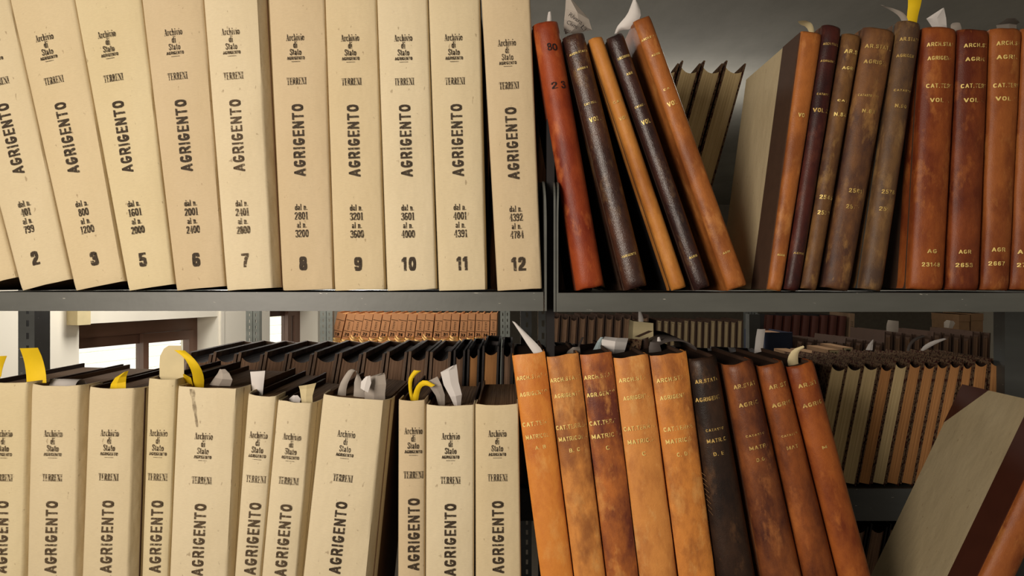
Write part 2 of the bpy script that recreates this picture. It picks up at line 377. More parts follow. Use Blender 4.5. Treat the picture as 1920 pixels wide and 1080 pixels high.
def pageblock(wb, wt, ex, y0, y1, z0, z1, bow=0.0, drop=0.0, H=None, nx=6):
    H = H or z1; V = []; F = []
    for y, s in ((y0, 1), (y1, 0)):
        for z in (z0, z1):
            wz = (wb+(wt-wb)*z/H)/2+ex
            for i in range(nx+1):
                t = -1+2*i/nx; c = 1-t*t
                V.append((t*wz, y-(bow*c if s else 0), z-(drop*c if (z == z1 and s) else 0)))
    n = nx+1
    def idx(a, b, i): return (a*2+b)*n+i
    M = []
    for i in range(nx):
        F.append([idx(0,0,i), idx(0,0,i+1), idx(0,1,i+1), idx(0,1,i)]); M.append(0)
        F.append([idx(1,0,i), idx(1,1,i), idx(1,1,i+1), idx(1,0,i+1)]); M.append(0)
        F.append([idx(0,1,i), idx(0,1,i+1), idx(1,1,i+1), idx(1,1,i)]); M.append(1)
        F.append([idx(0,0,i), idx(1,0,i), idx(1,0,i+1), idx(0,0,i+1)]); M.append(0)
    F.append([idx(0,0,0), idx(0,1,0), idx(1,1,0), idx(1,0,0)]); M.append(0)
    F.append([idx(0,0,nx), idx(1,0,nx), idx(1,1,nx), idx(0,1,nx)]); M.append(0)
    return V, F, M

UP_Y, LO_Y = 546.0, 1285.0
def cream_volume(label, group, Lt, Lb, Rt, Rb, ytop, ybot, fl, fr, arch, num, lines, mat, seed, row, Y=0.0, D=.285, bold=True, smudge=False):
    O, lean, wb, wt, H = frame(Lt, Lb, Rt, Rb, ytop, ybot, Y)
    s = sc(Y); fl *= s; fr *= s
    root = empty('archive_volume', O, lean); tag(root, label, 'book', group)
    bu = .0022
    prof = [(-1, -fl, .046), (-1, -fl, .032), (-1, -fl*.55, .014), (-1, -.0002, .0045), (-1, .0012, .0012), (-.9, 0, .0002), (-.5, 0, -bu*.6), (0, 0, -bu), (.5, 0, -bu*.6), (.9, 0, .0002), (1, -.0012, .0012), (1, .0002, .0045), (1, fr*.55, .014), (1, fr, .032), (1, fr, .046)]
    V, F = shell(prof, wb, wt, H, 12, .0016, seed, capr=.0016, wob=.0006, sag=.0015)
    mesh('spine', V, F, mat, root, True, sharp=50)
    for sd, f in ((-1, fl), (1, fr)):
        h = slab(wb, wt, f-.0018, sd, .020, D, H-.002, .003)
        MB().hexa(h).build('cover_board', boardD if (seed % 3) else boardK, root)
    V, F, M = pageblock(wb, wt, min(fl, fr)-.0055, .012, D-.006, .003, H-.009, H=H)
    mesh('page_block', V, F, [pageD, pageD], root, mi=M)
    ys = lambda x, z: -bu*max(0, 1-(x/(wb/2))**2)-.0007
    # lettering
    A = tolocal(O, lean, P(arch[0], arch[1], Y)); N = tolocal(O, lean, P(num[0], num[1], Y))
    def at(yref):
        t = (yref-71)/(494-71.); return A[0]+(N[0]-A[0])*t, A[1]+(N[1]-A[1])*t
    u = s; ink = inkB if bold else inkL
    mb = MB()
    for txt, y, wd, ht in (('Archivio', 71, 34, 12), ('di', 85, 7.5, 12), ('Stato', 98.5, 21.5, 11.5)):
        c = at(y); put(mb, serif(txt), c[0], c[1], wd*u, ht*u, 0, ys)
    c = at(110); put(mb, sans('AGRIGENTO', .085), c[0], c[1], 32.5*u, 6*u, 0, ys)
    c = at(116.5); mb.poly([(c[0]-8*u, ys(c[0], 0)-.0005, c[1]-.4*u), (c[0]+8*u, ys(c[0], 0)-.0005, c[1]-.4*u), (c[0]+8*u, ys(c[0], 0)-.0005, c[1]+.5*u), (c[0]-8*u, ys(c[0], 0)-.0005, c[1]+.5*u)], [[0,1,2,3]])
    mb.build('imprint_lettering', ink, root)
    mb = MB(); c = at(153); put(mb, serif('TERRENI'), c[0], c[1], 37*u, 12.5*u, 0, ys); mb.build('series_title', ink, root)
    mb = MB(); c = at(263.5); put(mb, sans('AGRIGENTO', .082, .13), c[0], c[1], 135*u, 21.5*u, math.pi/2, ys); mb.build('place_name', ink, root)
    if lines:
        mb = MB()
        for txt, y, ht in (('dal n.', 388.5, 11), (lines[0], 405, 13.5), ('al n.', 421.5, 11), (lines[1], 438, 13.5)):
            c = at(y); put(mb, serif(txt), c[0], c[1], (len(txt)*6.2 if txt[0].isdigit() else (23 if len(txt) > 5 else 18))*u, ht*u, 0, ys)
        mb.build('range_lettering', ink, root)
        mb = MB(); c = at(494); put(mb, sans(lines[2], .10), c[0], c[1], (14 if len(lines[2]) == 1 else (20 if lines[2] == '11' else 27))*u, 25.5*u, 0, ys); mb.build('volume_number', ink, root)
    if smudge:
        p0 = tolocal(O, lean, P(361, 729)); p1 = tolocal(O, lean, P(371, 800)); V = []; F = []
        for i in range(9):
            t = i/8; x = p0[0]+(p1[0]-p0[0])*t; z = p0[1]+(p1[1]-p0[1])*t; hw = (4.2-2.6*t)*s*(1+.3*math.sin(i*2))
            V += [(x-hw, ys(x, z)-.0004, z), (x+hw, ys(x, z)-.0004, z)]
        F = [[2*i, 2*i+2, 2*i+3, 2*i+1] for i in range(8)]
        tag(mesh('smudge_mark', V, F, M_ink('grey_smudge', (132,116,92), .50, .22, scale=110), root), 'dark grey smear running down from the top')
    return root

def leather_volume(label, group, Lt, Lb, Rt, Rb, ytop, ybot, mat, seed, texts, ink=None, Y=0.0, D=.24, wrap=.035, side_mat=None, pages=None, rnd=.30, pal=None, side_leather=None, corner=False, bal=1.0, extra=None, cap=.004):
    O, lean, wb, wt, H = frame(Lt, Lb, Rt, Rb, ytop, ybot, Y); s = sc(Y)
    root = empty('leather_volume', O, lean); tag(root, label, 'book', group)
    W = (wb+wt)/2; b = rnd*W; prof = []
    n = 7
    arcp = []
    for i in range(-n, n+1):
        t = i/n; a = t*math.radians(74); arcp.append((math.sin(a)/math.sin(math.radians(74)), 0, b*(1-math.cos(a))/(1-math.cos(math.radians(74)))))
    ye = b
    prof = [(-1, .0, ye+wrap), (-1, .0, ye+.016), (-1, .0012, ye+.008)]+arcp+[(1, -.0012, ye+.008), (1, 0, ye+.016), (1, 0, ye+wrap)]
    V, F = shell(prof, wb, wt, H, 16, .0016, seed, capr=cap, wob=.0007, sag=.0)
    mesh('spine', V, F, mat, root, True, sharp=60)
    if side_leather:
        for sd in (-1, 1): tag(MB().hexa(slab(wb, wt, .0009, sd, ye+.005, ye+side_leather[1], H-.001, .002)).build('side_leather', side_leather[0], root), 'dark leather strip beside the spine')
    for sd in (-1, 1): MB().hexa(slab(wb, wt, -.0002 if wrap < D*.7 else -.0018, sd, ye+.012, D, H-.001, .003)).build('cover_board', side_mat or boardD, root)
    if corner:
        for sd in (-1, 1):
            wz = wt/2+.0004; x0, x1 = sorted((sd*wz, sd*(wz-.001)))
            c = corner; V = [(x0, D-c, H-.0006), (x0, D+.0005, H-.0006), (x0, D+.0005, H-c*1.05), (x1, D-c, H-.0006), (x1, D+.0005, H-.0006), (x1, D+.0005, H-c*1.05)]
            if sd: tag(mesh('corner_piece', V, [[0,2,1],[3,4,5],[0,1,4,3],[1,2,5,4],[2,0,3,5]], side_leather[0], root), 'dark leather corner')
    V, F, M = pageblock(wb, wt, -.0045, ye, D-.006, .003, H-.006, H=H)
    pg = pages or pageD; mesh('page_block', V, F, [pg, topK if pages is None else pg], root, mi=M)
    hw = W/2
    def ys(x, z):
        wz = (wb+(wt-wb)*z/H)/2; t = max(-1, min(1, x/wz)); a = math.asin(max(-1, min(1, t*math.sin(math.radians(74)))))
        return b*(1-math.cos(a))/(1-math.cos(math.radians(74)))-.0010
    def mid(y):
        l = Lt[0]+(Lb[0]-Lt[0])*(y-Lt[1])/(Lb[1]-Lt[1]); r = Rt[0]+(Rb[0]-Rt[0])*(y-Rt[1])/(Rb[1]-Rt[1]); return (l+r)/2
    for t in texts:
        txt, y, cap_ = t[0], t[1], t[2]; wpx = t[3] if len(t) > 3 else None; ox = t[4] if len(t) > 4 else 0
        wd = wpx*s if wpx else min(len(txt)*cap_*.86*s, W*.88)
        c = tolocal(O, lean, P(mid(y)+ox, y, Y)); mb = MB(); put(mb, sans(txt, .05 if ink is penink else .072), c[0], c[1], wd, cap_*s, .03, ys, off=.0006)
        mb.build('title_line' if ink is not penink else 'pen_numeral', ink or gold, root)
    return root

def fore_edge_book(name, label, cat, group, xl, xr, ytop, ybot, lean_d, Y, D, cov, pg, top=None, th=.0025, rec=.010, spine=None, head=.0, front=.006):
    s = sc(Y); lean = math.radians(lean_d); w_ = (xr-xl)*s*math.cos(lean)
    ztop = P(0, ytop, Y).z; zb = P(0, ybot, Y).z; lift = w_/2*abs(math.sin(lean))+.0005
    zb += lift; H = (ztop-zb)/math.cos(lean); T = P((xl+xr)/2, ytop, Y)
    O = Vector((T.x-H*math.sin(lean), Y, zb)); root = empty(name, O, lean); tag(root, label, cat, group)
    for sd in (-1, 1): bo = MB().hexa(slab(w_, w_, -.0003, sd, 0, D, H+(head if sd > 0 else 0), th)).build('cover_board', [cov, topB], root); bo.data.polygons[1].material_index = 1 if cov in (marb, covD) else 0
    V = []; F = []; 
    MB().hexa(slab(w_, w_, -.0005, -1, D-.003, D, H, w_-.001)).build('spine', cov, root)
    V, F, M = pageblock(w_, w_, -th-.0006, front, D-.004, .003, H-rec, bow=.003 if front > .005 else .0005, drop=.007, H=H)
    mesh('page_block', V, F, [pg, top or topK], root, mi=M)
    return root

CRISP = ('star', 'crumpled', 'translucent', 'tallest', 'folded white', 'triangular', 'torn', 'tall cream card', 'pale blue', 'pointed white', 'pointed yellow', 'marbled cover')
def slip(name, label, cat, pairs, Y, mat, group=None, curl=None, th=.00035, parent=None):
    crisp = any(k_ in label for k_ in CRISP)
    """a strip of paper: pairs of left/right pixel points (bottom to top) with their own distance"""
    B = P(*( (pairs[0][0][0]+pairs[0][1][0])/2, (pairs[0][0][1]+pairs[0][1][1])/2 ), Y)
    n = 6; V = []; rows = []
    for (a, b, dy) in pairs:
        for _ in (0,):
            r = []
            for i in range(n+1):
                t = i/n; c = ((1-abs(2*t-1)) if crisp else 4*t*(1-t))*(curl or .002); p = P(a[0]+(b[0]-a[0])*t, a[1]+(b[1]-a[1])*t, Y+dy); r.append((p.x-B.x, p.y-B.y-c, p.z-B.z))
            rows.append(r)
    # smooth the rows once (Chaikin-like insertion)
    R = [rows[0]]
    for k in range(len(rows)-1):
        a, b = rows[k], rows[k+1]
        for t in ((1.0,) if crisp else (.25, .75)): R.append([tuple(x*(1-t)+y*t for x, y in zip(p, q)) for p, q in zip(a, b)])
    if not crisp: R.append(rows[-1])
    m = len(R)
    for r in R: V += r
    for r in R: V += [(x, y+th, z) for x, y, z in r]
    o = m*(n+1); F = []
    for k in range(m-1):
        for i in range(n):
            a = k*(n+1)+i; F.append([a, a+1, a+n+2, a+n+1]); a += o; F.append([a, a+n+1, a+n+2, a+1])
    ob = mesh(name, V, F, mat, parent, True, sharp=12 if crisp else 70); ob.location = B
    tag(ob, label, cat, group); return ob

ORD = ['first','second','third','fourth','fifth','sixth','seventh','eighth','ninth','tenth','eleventh','twelfth','thirteenth','fourteenth','fifteenth','sixteenth','seventeenth','eighteenth','nineteenth','twentieth']

# ------------------------------------------------------------------ the room
def struct(name, mb, mat, parent=None):
    o = mb.build(name, mat, parent); 
    if parent is None: o['kind'] = 'structure'
    return o
ceilM = M_ceil('grey_plaster_ceiling', (150,148,140))
struct('ceiling', MB().box((-4, -2.6, 2.5), (4.2, 6, 2.6)), ceilM)
struct('floor', MB().box((-4, -2.6, -.1), (4.2, 6, 0)), M_plain('worn_floor', (120,112,100), .5, .4, scale=6))
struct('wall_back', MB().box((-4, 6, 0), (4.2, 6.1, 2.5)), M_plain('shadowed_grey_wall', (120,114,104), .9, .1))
struct('wall_right', MB().box((4.2, -2.6, 0), (4.3, 6, 2.5)), wallM)
# the window wall runs away to the right at a slant: origin W0, direction WD
th_w = math.atan(.389); WD = Vector((math.sin(th_w), math.cos(th_w), 0)); Z0 = 3.0
W0 = Vector((-812/FPX*Z0, Z0-CAMD, 0)); WN = Vector((math.cos(th_w), -math.sin(th_w), 0))   # WN faces the room
def wp(px, py, d=0.0):          # a sight line meets the wall (or a plane d behind it): (s along wall, z)
    W = W0-WN*d; u = (px-960)/FPX; t = (u*(W.y+CAMD)-W.x)/(WD.x-u*WD.y); Zc = W.y+CAMD+WD.y*t; return t, CZ+(HOR-py)/FPX*Zc
wallroot = empty('wall_left', W0); wallroot.rotation_euler = (0, 0, math.atan2(WD.y, WD.x)); wallroot['kind'] = 'structure'
# local frame of the wall: +x along the wall, +y away from the room (outwards)
s1a, ztop1 = wp(148, 607); s1b, ztop1b = wp(408, 594); s2a = wp(506, 590)[0]; s2b, _ = wp(596, 590)
ztop1 = (ztop1+ztop1b)/2; zsill = 1.02
s0, s9 = -3.6, 2.9
for a, b, z0, z1 in ((s0, s1a, 0, 2.5), (s1b, s2a, 0, 2.5), (s2b, s9, 0, 2.5), (s1a, s1b, 0, zsill), (s2a, s2b, 0, zsill), (s1a, s1b, ztop1, 2.5), (s2a, s2b, ztop1+.085, 2.5)):
    MB().box((a, 0, z0), (b, .24, z1)).build('plaster', wallM, wallroot)
# shutter box hanging above the first window and a thin cable cover right of it
tr = MB(); a = wp(125, 590)[0]; tr.box((a, -.06, ztop1+.0), (wp(150, 590)[0], -.0, ztop1+.16)); 
tr.build('shutter_crank_box', creamS, wallroot)
MB().box((wp(411, 600)[0], -.012, 0), (wp(417, 600)[0], 0, 2.2)).build('cable_cover', wallM, wallroot)
frameM = M_plain('brown_anodised_frame', (112,82,68), .35, .5, var=.1, scale=8)
glassM = NT('window_glass').m
gb = glassM.node_tree.nodes['Principled BSDF']; gb.inputs['Base Color'].default_value = (.96,.98,.97,1); gb.inputs['Roughness'].default_value = .02; gb.inputs['Transmission Weight'].default_value = 1; gb.inputs['IOR'].default_value = 1.02
shutM = M_emit('glowing_roller_shutter', (240,240,230), 1.15); shutS = M_plain('shutter_joint', (206,206,196), .8)  # slats emit light themselves in place of daylight behind them
def window(idx, a, b, mul, zt):
    wr = empty('window_%d' % idx, W0); wr.rotation_euler = wallroot.rotation_euler; wr['kind'] = 'structure'
    y0 = .14; d = .05; g = .0015
    z_1 = zt-g
    MB().box((a+g, y0-.01, z_1-.066), (b-g, y0+d, z_1)).build('head_rail', frameM, wr)
    MB().box((a+g, y0-.01, zsill+g), (b-g, y0+d, zsill+.06)).build('sill_rail', frameM, wr)
    for x0, x1 in ((a+g, a+.035), (b-.035, b-g)): MB().box((x0, y0-.01, zsill+.06), (x1, y0+d, z_1-.066)).build('jamb', frameM, wr)
    for k, (x0, x1, yy) in enumerate(((a+.035, mul+.02, y0+.01), (mul-.015, b-.035, y0-.02))):
        fr = MB(); zz1 = z_1-.067; zz0 = zsill+.061
        fr.box((x0, yy, zz1-.046), (x1, yy+.024, zz1)).box((x0, yy, zz0), (x1, yy+.024, zz0+.055)).box((x0, yy, zz0+.055), (x0+.03, yy+.024, zz1-.046)).box((x1-.03, yy, zz0+.055), (x1, yy+.024, zz1-.046))
        so = fr.build('sash', frameM, wr)
        MB().box((x0+.028, yy+.010, zz0+.05), (x1-.028, yy+.013, zz1-.05)).build('pane', glassM, so)
    # roller shutter outside, its slats one by one
    z = zsill; i = 0; h = .052
    while z < zt+.05:
        MB().box((a-.02, .25, z+.004), (b+.02, .262, z+h-.002)).build('shutter_slat', shutM, wr); z += h; i += 1
    MB().box((a-.02, .264, zsill-.1), (b+.02, .27, zt+.1)).build('shutter_backing', shutS, wr)
mul1 = wp(268, 640, .14)[0]; mul2 = wp(538, 620, .14)[0]
window(1, s1a, s1b, mul1, ztop1); window(2, s2a, s2b, mul2, ztop1+.085)

# ------------------------------------------------------------------ the near rack: shelves, end plates, posts
def slotted(mb, x0, x1, y, z0, z1, slot_x, sw, pitch=.025, sh=.0125, th=.002):
    """front web with a real row of slots"""
    mb.box((x0, y, z0), (slot_x-sw/2, y+th, z1)); mb.box((slot_x+sw/2, y, z0), (x1, y+th, z1)); z = z0
    while z < z1-pitch: mb.box((slot_x-sw/2, y, z), (slot_x+sw/2, y+th, min(z+pitch-sh, z1))); z += pitch
def post(label, xl_px, wpx_m, Y, depth, side, z0, z1, mat=None, two=False, plain=False, group='slotted rack posts', zoff=0):
    x = P(xl_px, 0, Y).x; mb = MB(); zz0 = z0+zoff
    if plain: mb.box((x, Y, z0), (x+wpx_m, Y+.002, z1)).box((x, Y+.002, z0), (x+.002, Y+depth, z1)).box((x+wpx_m-.002, Y+.002, z0), (x+wpx_m, Y+depth, z1))
    elif two:
        slotted(mb, x, x+wpx_m*.48, Y, z0, z1, x+wpx_m*.26, .004); slotted(mb, x+wpx_m*.52, x+wpx_m, Y, z0, z1, x+wpx_m*.74, .004)
        mb.box((x+wpx_m*.48, Y+.012, z0), (x+wpx_m*.52, Y+.014, z1))
        for q in (0, wpx_m-.002, wpx_m*.48-.002, wpx_m*.52): mb.box((x+q, Y+.002, z0), (x+q+.002, Y+depth, z1))
    else:
        slotted(mb, x, x+wpx_m, Y, z0, z1, x+wpx_m*.58, .0055)
        for q in (0, wpx_m-.002): mb.box((x+q, Y+.002, z0), (x+q+.002, Y+depth, z1))
    o = mb.build('rack_post', mat or steel); tag(o, label, 'rack post', group); return o
zU = P(0, 547.5, 0).z; zL = P(0, LO_Y+1, 0).z
lipH = 35*sc(0)
def shelf(label, x0, x1, z, y0, y1, lip, mat, ends=(False, False), plate=.0, group=None):
    root = empty('metal_shelf', ((x0+x1)/2, y0, z)); tag(root, label, 'shelf', group); c = (x0+x1)/2
    MB().box((x0-c, 0.0005, -.002), (x1-c, y1-y0, 0)).build('shelf_tray', mat, root)
    mb = MB().box((x0-c, -.0015, -lip), (x1-c, .0005, -.0)).box((x0-c, .0005, -lip), (x1-c, .012, -lip+.002)).box((x0-c, .0105, -lip+.002), (x1-c, .012, -lip+.010))
    mb.build('front_lip', mat, root)
    MB().box((x0-c, y1-y0-.002, -lip), (x1-c, y1-y0, -.002)).build('rear_lip', mat, root)
    return root, c
xm0 = P(1018.5, 0).x; xm1 = P(1042, 0).x
xL = P(-120, 0).x; xR = P(2080, 0).x
Yl = -.012
shU, cU = shelf('grey upper shelf under the cream volumes numbered 2 to 12', xL, P(1018, 0).x, zU, Yl, .36, lipH, steel)
shV, cV = shelf('grey upper shelf under the brown leather volumes', xm1, xR, zU-.0012, Yl, .36, lipH, steel)
shL, cL = shelf('lower shelf holding the cream volumes, below the frame', xL, P(1018, 0).x, zL, Yl, .36, lipH, steel)
shM, cM = shelf('lower shelf holding the orange leather volumes, below the frame', xm1, xR, zL, Yl, .36, lipH, steel)
def end_plate(root, c, x, y0, z, flip, bend):
    """thin upright plate closing the end of a shelf, its front top corner rounded and bent outwards"""
    H = .168; th = .0018; V = []; prof = []
    for i in range(9):
        a = math.radians(90*i/8); prof.append((.03-.03*math.sin(a)+0, H-.03+.03*math.cos(a)))
    out = [( .33, -lipH), (.33, H)]+prof+[(0, .02), (0, -lipH)]
    n = len(out)
    for dx in (0, th):
        for (y, zz) in out:
            b = bend*max(0, (zz-.10)/.07)**2*(1 if y < .04 else 0)
            V.append((x-c+dx*flip+b, y-.0, zz))
    F = [list(range(n)), list(range(2*n-1, n-1, -1))]+[[i, (i+1) % n, (i+1) % n+n, i+n] for i in range(n)]
    mesh('end_plate', V, F, steelD, root)
    mb = MB(); e = []
    # folded front edge catching the light
    for k in range(10):
        za = -lipH+(H-.03+lipH)*k/9; e.append((x-c+bend*max(0, (za-.10)/.07)**2, -.0012, za))
    e += [(x-c+bend*max(0, (q[1]-.10)/.07)**2, q[0]-.0012, q[1]) for q in prof[::-1]]
    V = []; F = []
    wv = .0030*flip
    for (a, b_, c_) in e: V += [(a, b_, c_), (a+wv, b_, c_), (a+wv, b_+.0012, c_), (a, b_+.0012, c_)]
    for k in range(len(e)-1):
        for j in range(4): F.append([4*k+j, 4*k+(j+1) % 4, 4*k+4+(j+1) % 4, 4*k+4+j])
    mesh('folded_edge', V, F, steel, root)
end_plate(shU, cU, P(1024.5, 0).x, Yl, zU, -1, -.004) if False else end_plate(shU, cU, P(1020.5, 0).x, Yl, zU, 1, -.003)
end_plate(shV, cV, P(1040.8, 0).x, Yl, zU, -1, .0)
end_plate(shV, cV, P(1041.5, 0).x+.0005, Yl, zU, 1, .002)
post('post coloured black for the shade in the gap between the two upper shelves', 1025, .012, .02, .03, 1, .0, 2.0, boardB, plain=True)  # near-black in place of grey steel, the gap's shade put into the colour
post('dark grey slotted post at the far left behind the lower cream volumes', 34, .0325, .345+.018, .05, 1, 0, 2.0, steelD)
post('grey slotted post left of the standing white paper slip', 976, .028, .76, .035, 1, 0, 1.95, steelD, zoff=.003)
post('dark slotted post behind the darkest leather volume', 1009, .017, .365, .03, 1, 0, 1.95, steelD)
post('dark grey post at the right edge beside the marbled books', 1884, .045, .375, .035, 1, 0, 2.0, steelD, plain=True)

# ------------------------------------------------------------------ cream volumes, upper shelf
cA = [M_cloth('beige_book_cloth', (218,202,168), 1), M_cloth('warm_beige_book_cloth', (217,199,163), 2), M_cloth('pale_beige_book_cloth', (223,208,176), 3), M_cloth('pinkish_beige_book_cloth', (210,190,156), 4), M_cloth('yellowish_book_cloth', (219,203,165), 5)]
GU = 'cream cloth volumes on the upper shelf'; GLo = 'cream cloth volumes on the lower shelf'
up = [
 # label, Lt, Lb, Rt, Rb, fl, fr, arch, num, lines, mat
 ('cream volume without visible number, leaning at the left edge of the upper shelf', (-234,0), (-62,540), (-104,0), (35,540), 1, 1, (-140,80), (-40,500), ('1','400','1'), 1, -22),
 ('cream volume numbered 2, covering 401 to 799, on the upper shelf', (-104,0), (38,540), (17,0), (135,540), 1, 1, (-16,75), (68,484), ('401','799','2'), 0, -22),
 ('cream volume numbered 3, covering 800 to 1200, on the upper shelf', (18,0), (139,540), (138,0), (234,540), 1, 1, (85,71), (178,485), ('800','1200','3'), 1, -21),
 ('cream volume numbered 5, covering 1601 to 2000, on the upper shelf', (139,0), (239,540), (264,0), (326,540), 1, 1, (201,65), (269,487), ('1601','2000','5'), 4, -21),
 ('cream volume numbered 6, covering 2001 to 2400, on the upper shelf', (265,0), (329,540), (380,0), (421,540), 1, 1, (326,61), (369,487), ('2001','2400','6'), 3, -20),
 ('cream volume numbered 7, covering 2401 to 2800, with a dark gap on its right', (381,0), (424,540), (483,0), (511,540), 1, 12, (433,60), (461,488), ('2401','2800','7'), 2, -19),
 ('cream volume numbered 8, covering 2801 to 3200, on the upper shelf', (503,0), (529,540), (608,0), (624,540), 1, 0, (554,71), (569,494), ('2801','3200','8'), 3, -18),
 ('cream volume numbered 9, covering 3201 to 3600, on the upper shelf', (609,0), (627,540), (705,0), (721,540), 0, 1, (656.5,72), (672,495), ('3201','3600','9'), 1, -17),
 ('cream volume numbered 10, covering 3601 to 4000, on the upper shelf', (706.5,0), (725.5,540), (801,0), (818,540), 0, 1, (756,72), (767,495), ('3601','4000','10'), 2, -17),
 ('cream volume numbered 11, covering 4001 to 4391, on the upper shelf', (803.5,0), (822.5,540), (899,0), (911,540), 0, 1, (850,71), (866,494), ('4001','4391','11'), 0, -17),
 ('cream volume numbered 12, covering 4392 to 4784, at the right end of the upper shelf', (903,0), (932.5,540), (994,0), (1016.5,540), 0, 1, (950,81), (972,495), ('4392','4784','12'), 3, -20),
]
for i, (lb, a, b, c, d, fl, fr, ar, nu, ln, m, yt) in enumerate(up):
    lb = lb if i == 0 else lb.split(', on the')[0].split(', with')[0].split(', at')[0]+', '+ORD[i-1]+' numbered volume from the left'
    cream_volume(lb, GU, a, b, c, d, yt, UP_Y, fl, fr, ar, nu, ln, cA[m], i+1, 0, bold=(i not in (5,)))

# ------------------------------------------------------------------ cream volumes, lower shelf
def N_(ar, te): # number position from Archivio and TERRENI rows (82 px apart upstairs)
    return (ar[0]+(te[0]-ar[0])*423/82., ar[1]+(te[1]-ar[1])*423/82.)
lo = [
 ('cream volume cut off by the left edge on the lower shelf', (-36,716), (-46,1080), (50,716), (42,1080), 6, 7, (8,812), (5,1064/1.0), 4, 716, 'b'),
 ('cream volume with a rolled white paper on top, lower shelf', (58,722), (50,1080), (148,722), (139,1080), 7, 8, (101,812), (97,1064), 0, 722, 'b'),
 ('cream volume with a folded yellow slip on top, lower shelf', (166,728), (153,1080), (251,728), (240,1080), 8, 11, (207,811), (201,1062), 0, 727, 'f'),
 ('narrow yellowish volume with a tall cream card on top', (277,710), (265,1080), (330,710), (315,1080), 1, 0, (298,811), (293,1064), 4, 710, 'f'),
 ('wide cream volume with a dark smear down from its top edge', (332.5,726), (317,1080), (443,726), (425,1080), 0, 8, (383,817), (372,1070), 2, 726, 'b'),
 ('narrow cream volume right of the one with the dark smear', (464,742), (439,1080), (518,742), (488,1080), 4, 0, (485,815), (472,1066), 2, 741, 'b'),
 ('narrow cream volume with torn paper stubs on top, lower shelf', (520,753), (490,1080), (584,755), (555,1080), 0, 8, (548,818), (528,1075), 2, 753, 'b'),
 ('widest cream volume on the lower shelf, with a dark gap on its right', (605,744), (568,1080), (720,748), (687,1080), 2, 12, (650,813), (631,1067), 2, 745, 'b'),
 ('narrow pinkish cream volume with a curved yellow slip on top', (747,750), (746,1080), (797,750), (796,1080), 0, 0, (775,807), (776,1053), 3, 750, 'b'),
 ('cream volume with a tall folded white paper on top, lower shelf', (799,759), (798,1080), (889,757), (888,1080), 0, 0, (845,817), (844,1070), 2, 759, 'b'),
 ('cream volume at the right end, touching the leather volumes', (891,758), (892,1080), (972,758), (977,1080), 0, 0, (932,812), (934,1062), 1, 758, 'b'),
]
for i, (lb, a, b, c, d, fl, fr, ar, ag, m, yt, bo) in enumerate(lo):
    # ag = centre line of AGRIGENTO bottom end: derive the axis from it (252 px below Archivio)
    k = 423/252.*((252.)/(ag[1]-ar[1])); nu = (ar[0]+(ag[0]-ar[0])*1.66, ar[1]+(ag[1]-ar[1])*0+423*1.007)
    nu = (ar[0]+(ag[0]-ar[0])*(423/192.)*.80, ar[1]+426)
    cream_volume(lb, GLo, a, b, c, d, yt, LO_Y, fl, fr, ar, nu, None, cA[m], 20+i, 1, bold=(i > 6), smudge=(i == 4), D=.27+.02*(i % 3))

# ------------------------------------------------------------------ leather volumes
LR = M_leather('red_brown_leather', (160,72,34), (112,38,20), (190,104,52), 1, .55, .45)
LD = M_leather('dark_brown_leather', (88,54,38), (48,28,24), (128,96,62), 2, .5, .27, .9, spec=.65)
LO = M_leather('ochre_leather', (196,130,60), (150,88,36), (214,150,82), 3, .62, .5)
LDD = M_leather('dark_grained_leather', (78,48,40), (40,24,24), (112,84,58), 4, .5, .25, 1.0, spec=.65)
LT = M_leather('tan_orange_leather', (178,108,52), (122,66,32), (206,140,76), 5, .55, .42)
LM = M_leather('maroon_leather', (84,38,30), (48,24,24), (110,60,44), 6, .5, .4)
LOl = M_leather('olive_brown_leather', (140,100,56), (78,50,36), (172,132,76), 7, .48, .5)
LOl2 = M_leather('mottled_olive_brown_leather', (134,90,52), (74,50,42), (170,126,72), 8, .5, .5)
LOl3 = M_leather('grey_olive_leather', (126,92,56), (80,60,48), (160,124,78), 9, .5, .5)
LC = M_leather('chestnut_leather', (162,88,40), (108,46,24), (188,116,56), 10, .52, .45)
LC2 = M_leather('deep_chestnut_leather', (144,74,36), (92,38,22), (170,98,46), 11, .5, .45)
LC3 = M_leather('light_chestnut_leather', (166,96,46), (112,52,26), (184,120,62), 12, .55, .45)
BO1 = M_leather('bright_orange_leather', (222,142,62), (180,96,40), (230,164,88), 13, .62, .45)
BO2 = M_leather('orange_leather_with_dark_stains', (222,148,74), (120,66,38), (232,170,98), 14, .58, .45)
BO3 = M_leather('orange_leather_with_purple_brown_patches', (200,118,54), (104,52,38), (224,154,82), 15, .50, .42)
BO4 = M_leather('pale_orange_scraped_leather', (222,150,78), (164,98,50), (234,178,108), 16, .58, .48)
BO5 = M_leather('orange_leather_with_brown_bruises', (220,142,66), (124,68,38), (232,168,94), 17, .56, .45)
BD = M_leather('blackish_brown_leather', (64,44,32), (34,24,20), (98,68,44), 18, .5, .36)
BR1 = M_leather('red_brown_rubbed_leather', (146,84,44), (76,40,30), (178,112,62), 19, .5, .36)
BR2 = M_leather('rust_leather', (156,86,40), (92,46,26), (180,106,52), 20, .52, .42)
BR3 = M_leather('rust_orange_leather', (168,92,40), (112,50,24), (188,110,50), 21, .52, .45)
GR = 'brown leather volumes on the upper shelf'; GM = 'orange leather volumes on the lower shelf'
lv = leather_volume
lv('red-brown volume with handwritten numerals, first right of the cream row', GR, (998,42), (1081,543), (1048,42), (1136,543), 39, 546, LR, 1, [('8', 88, 15, 8, -1), ('0', 88, 14, 9, 9), ('2', 160, 13, 11, -4), ('3', 158, 15, 8, 13)], penink, rnd=.34)
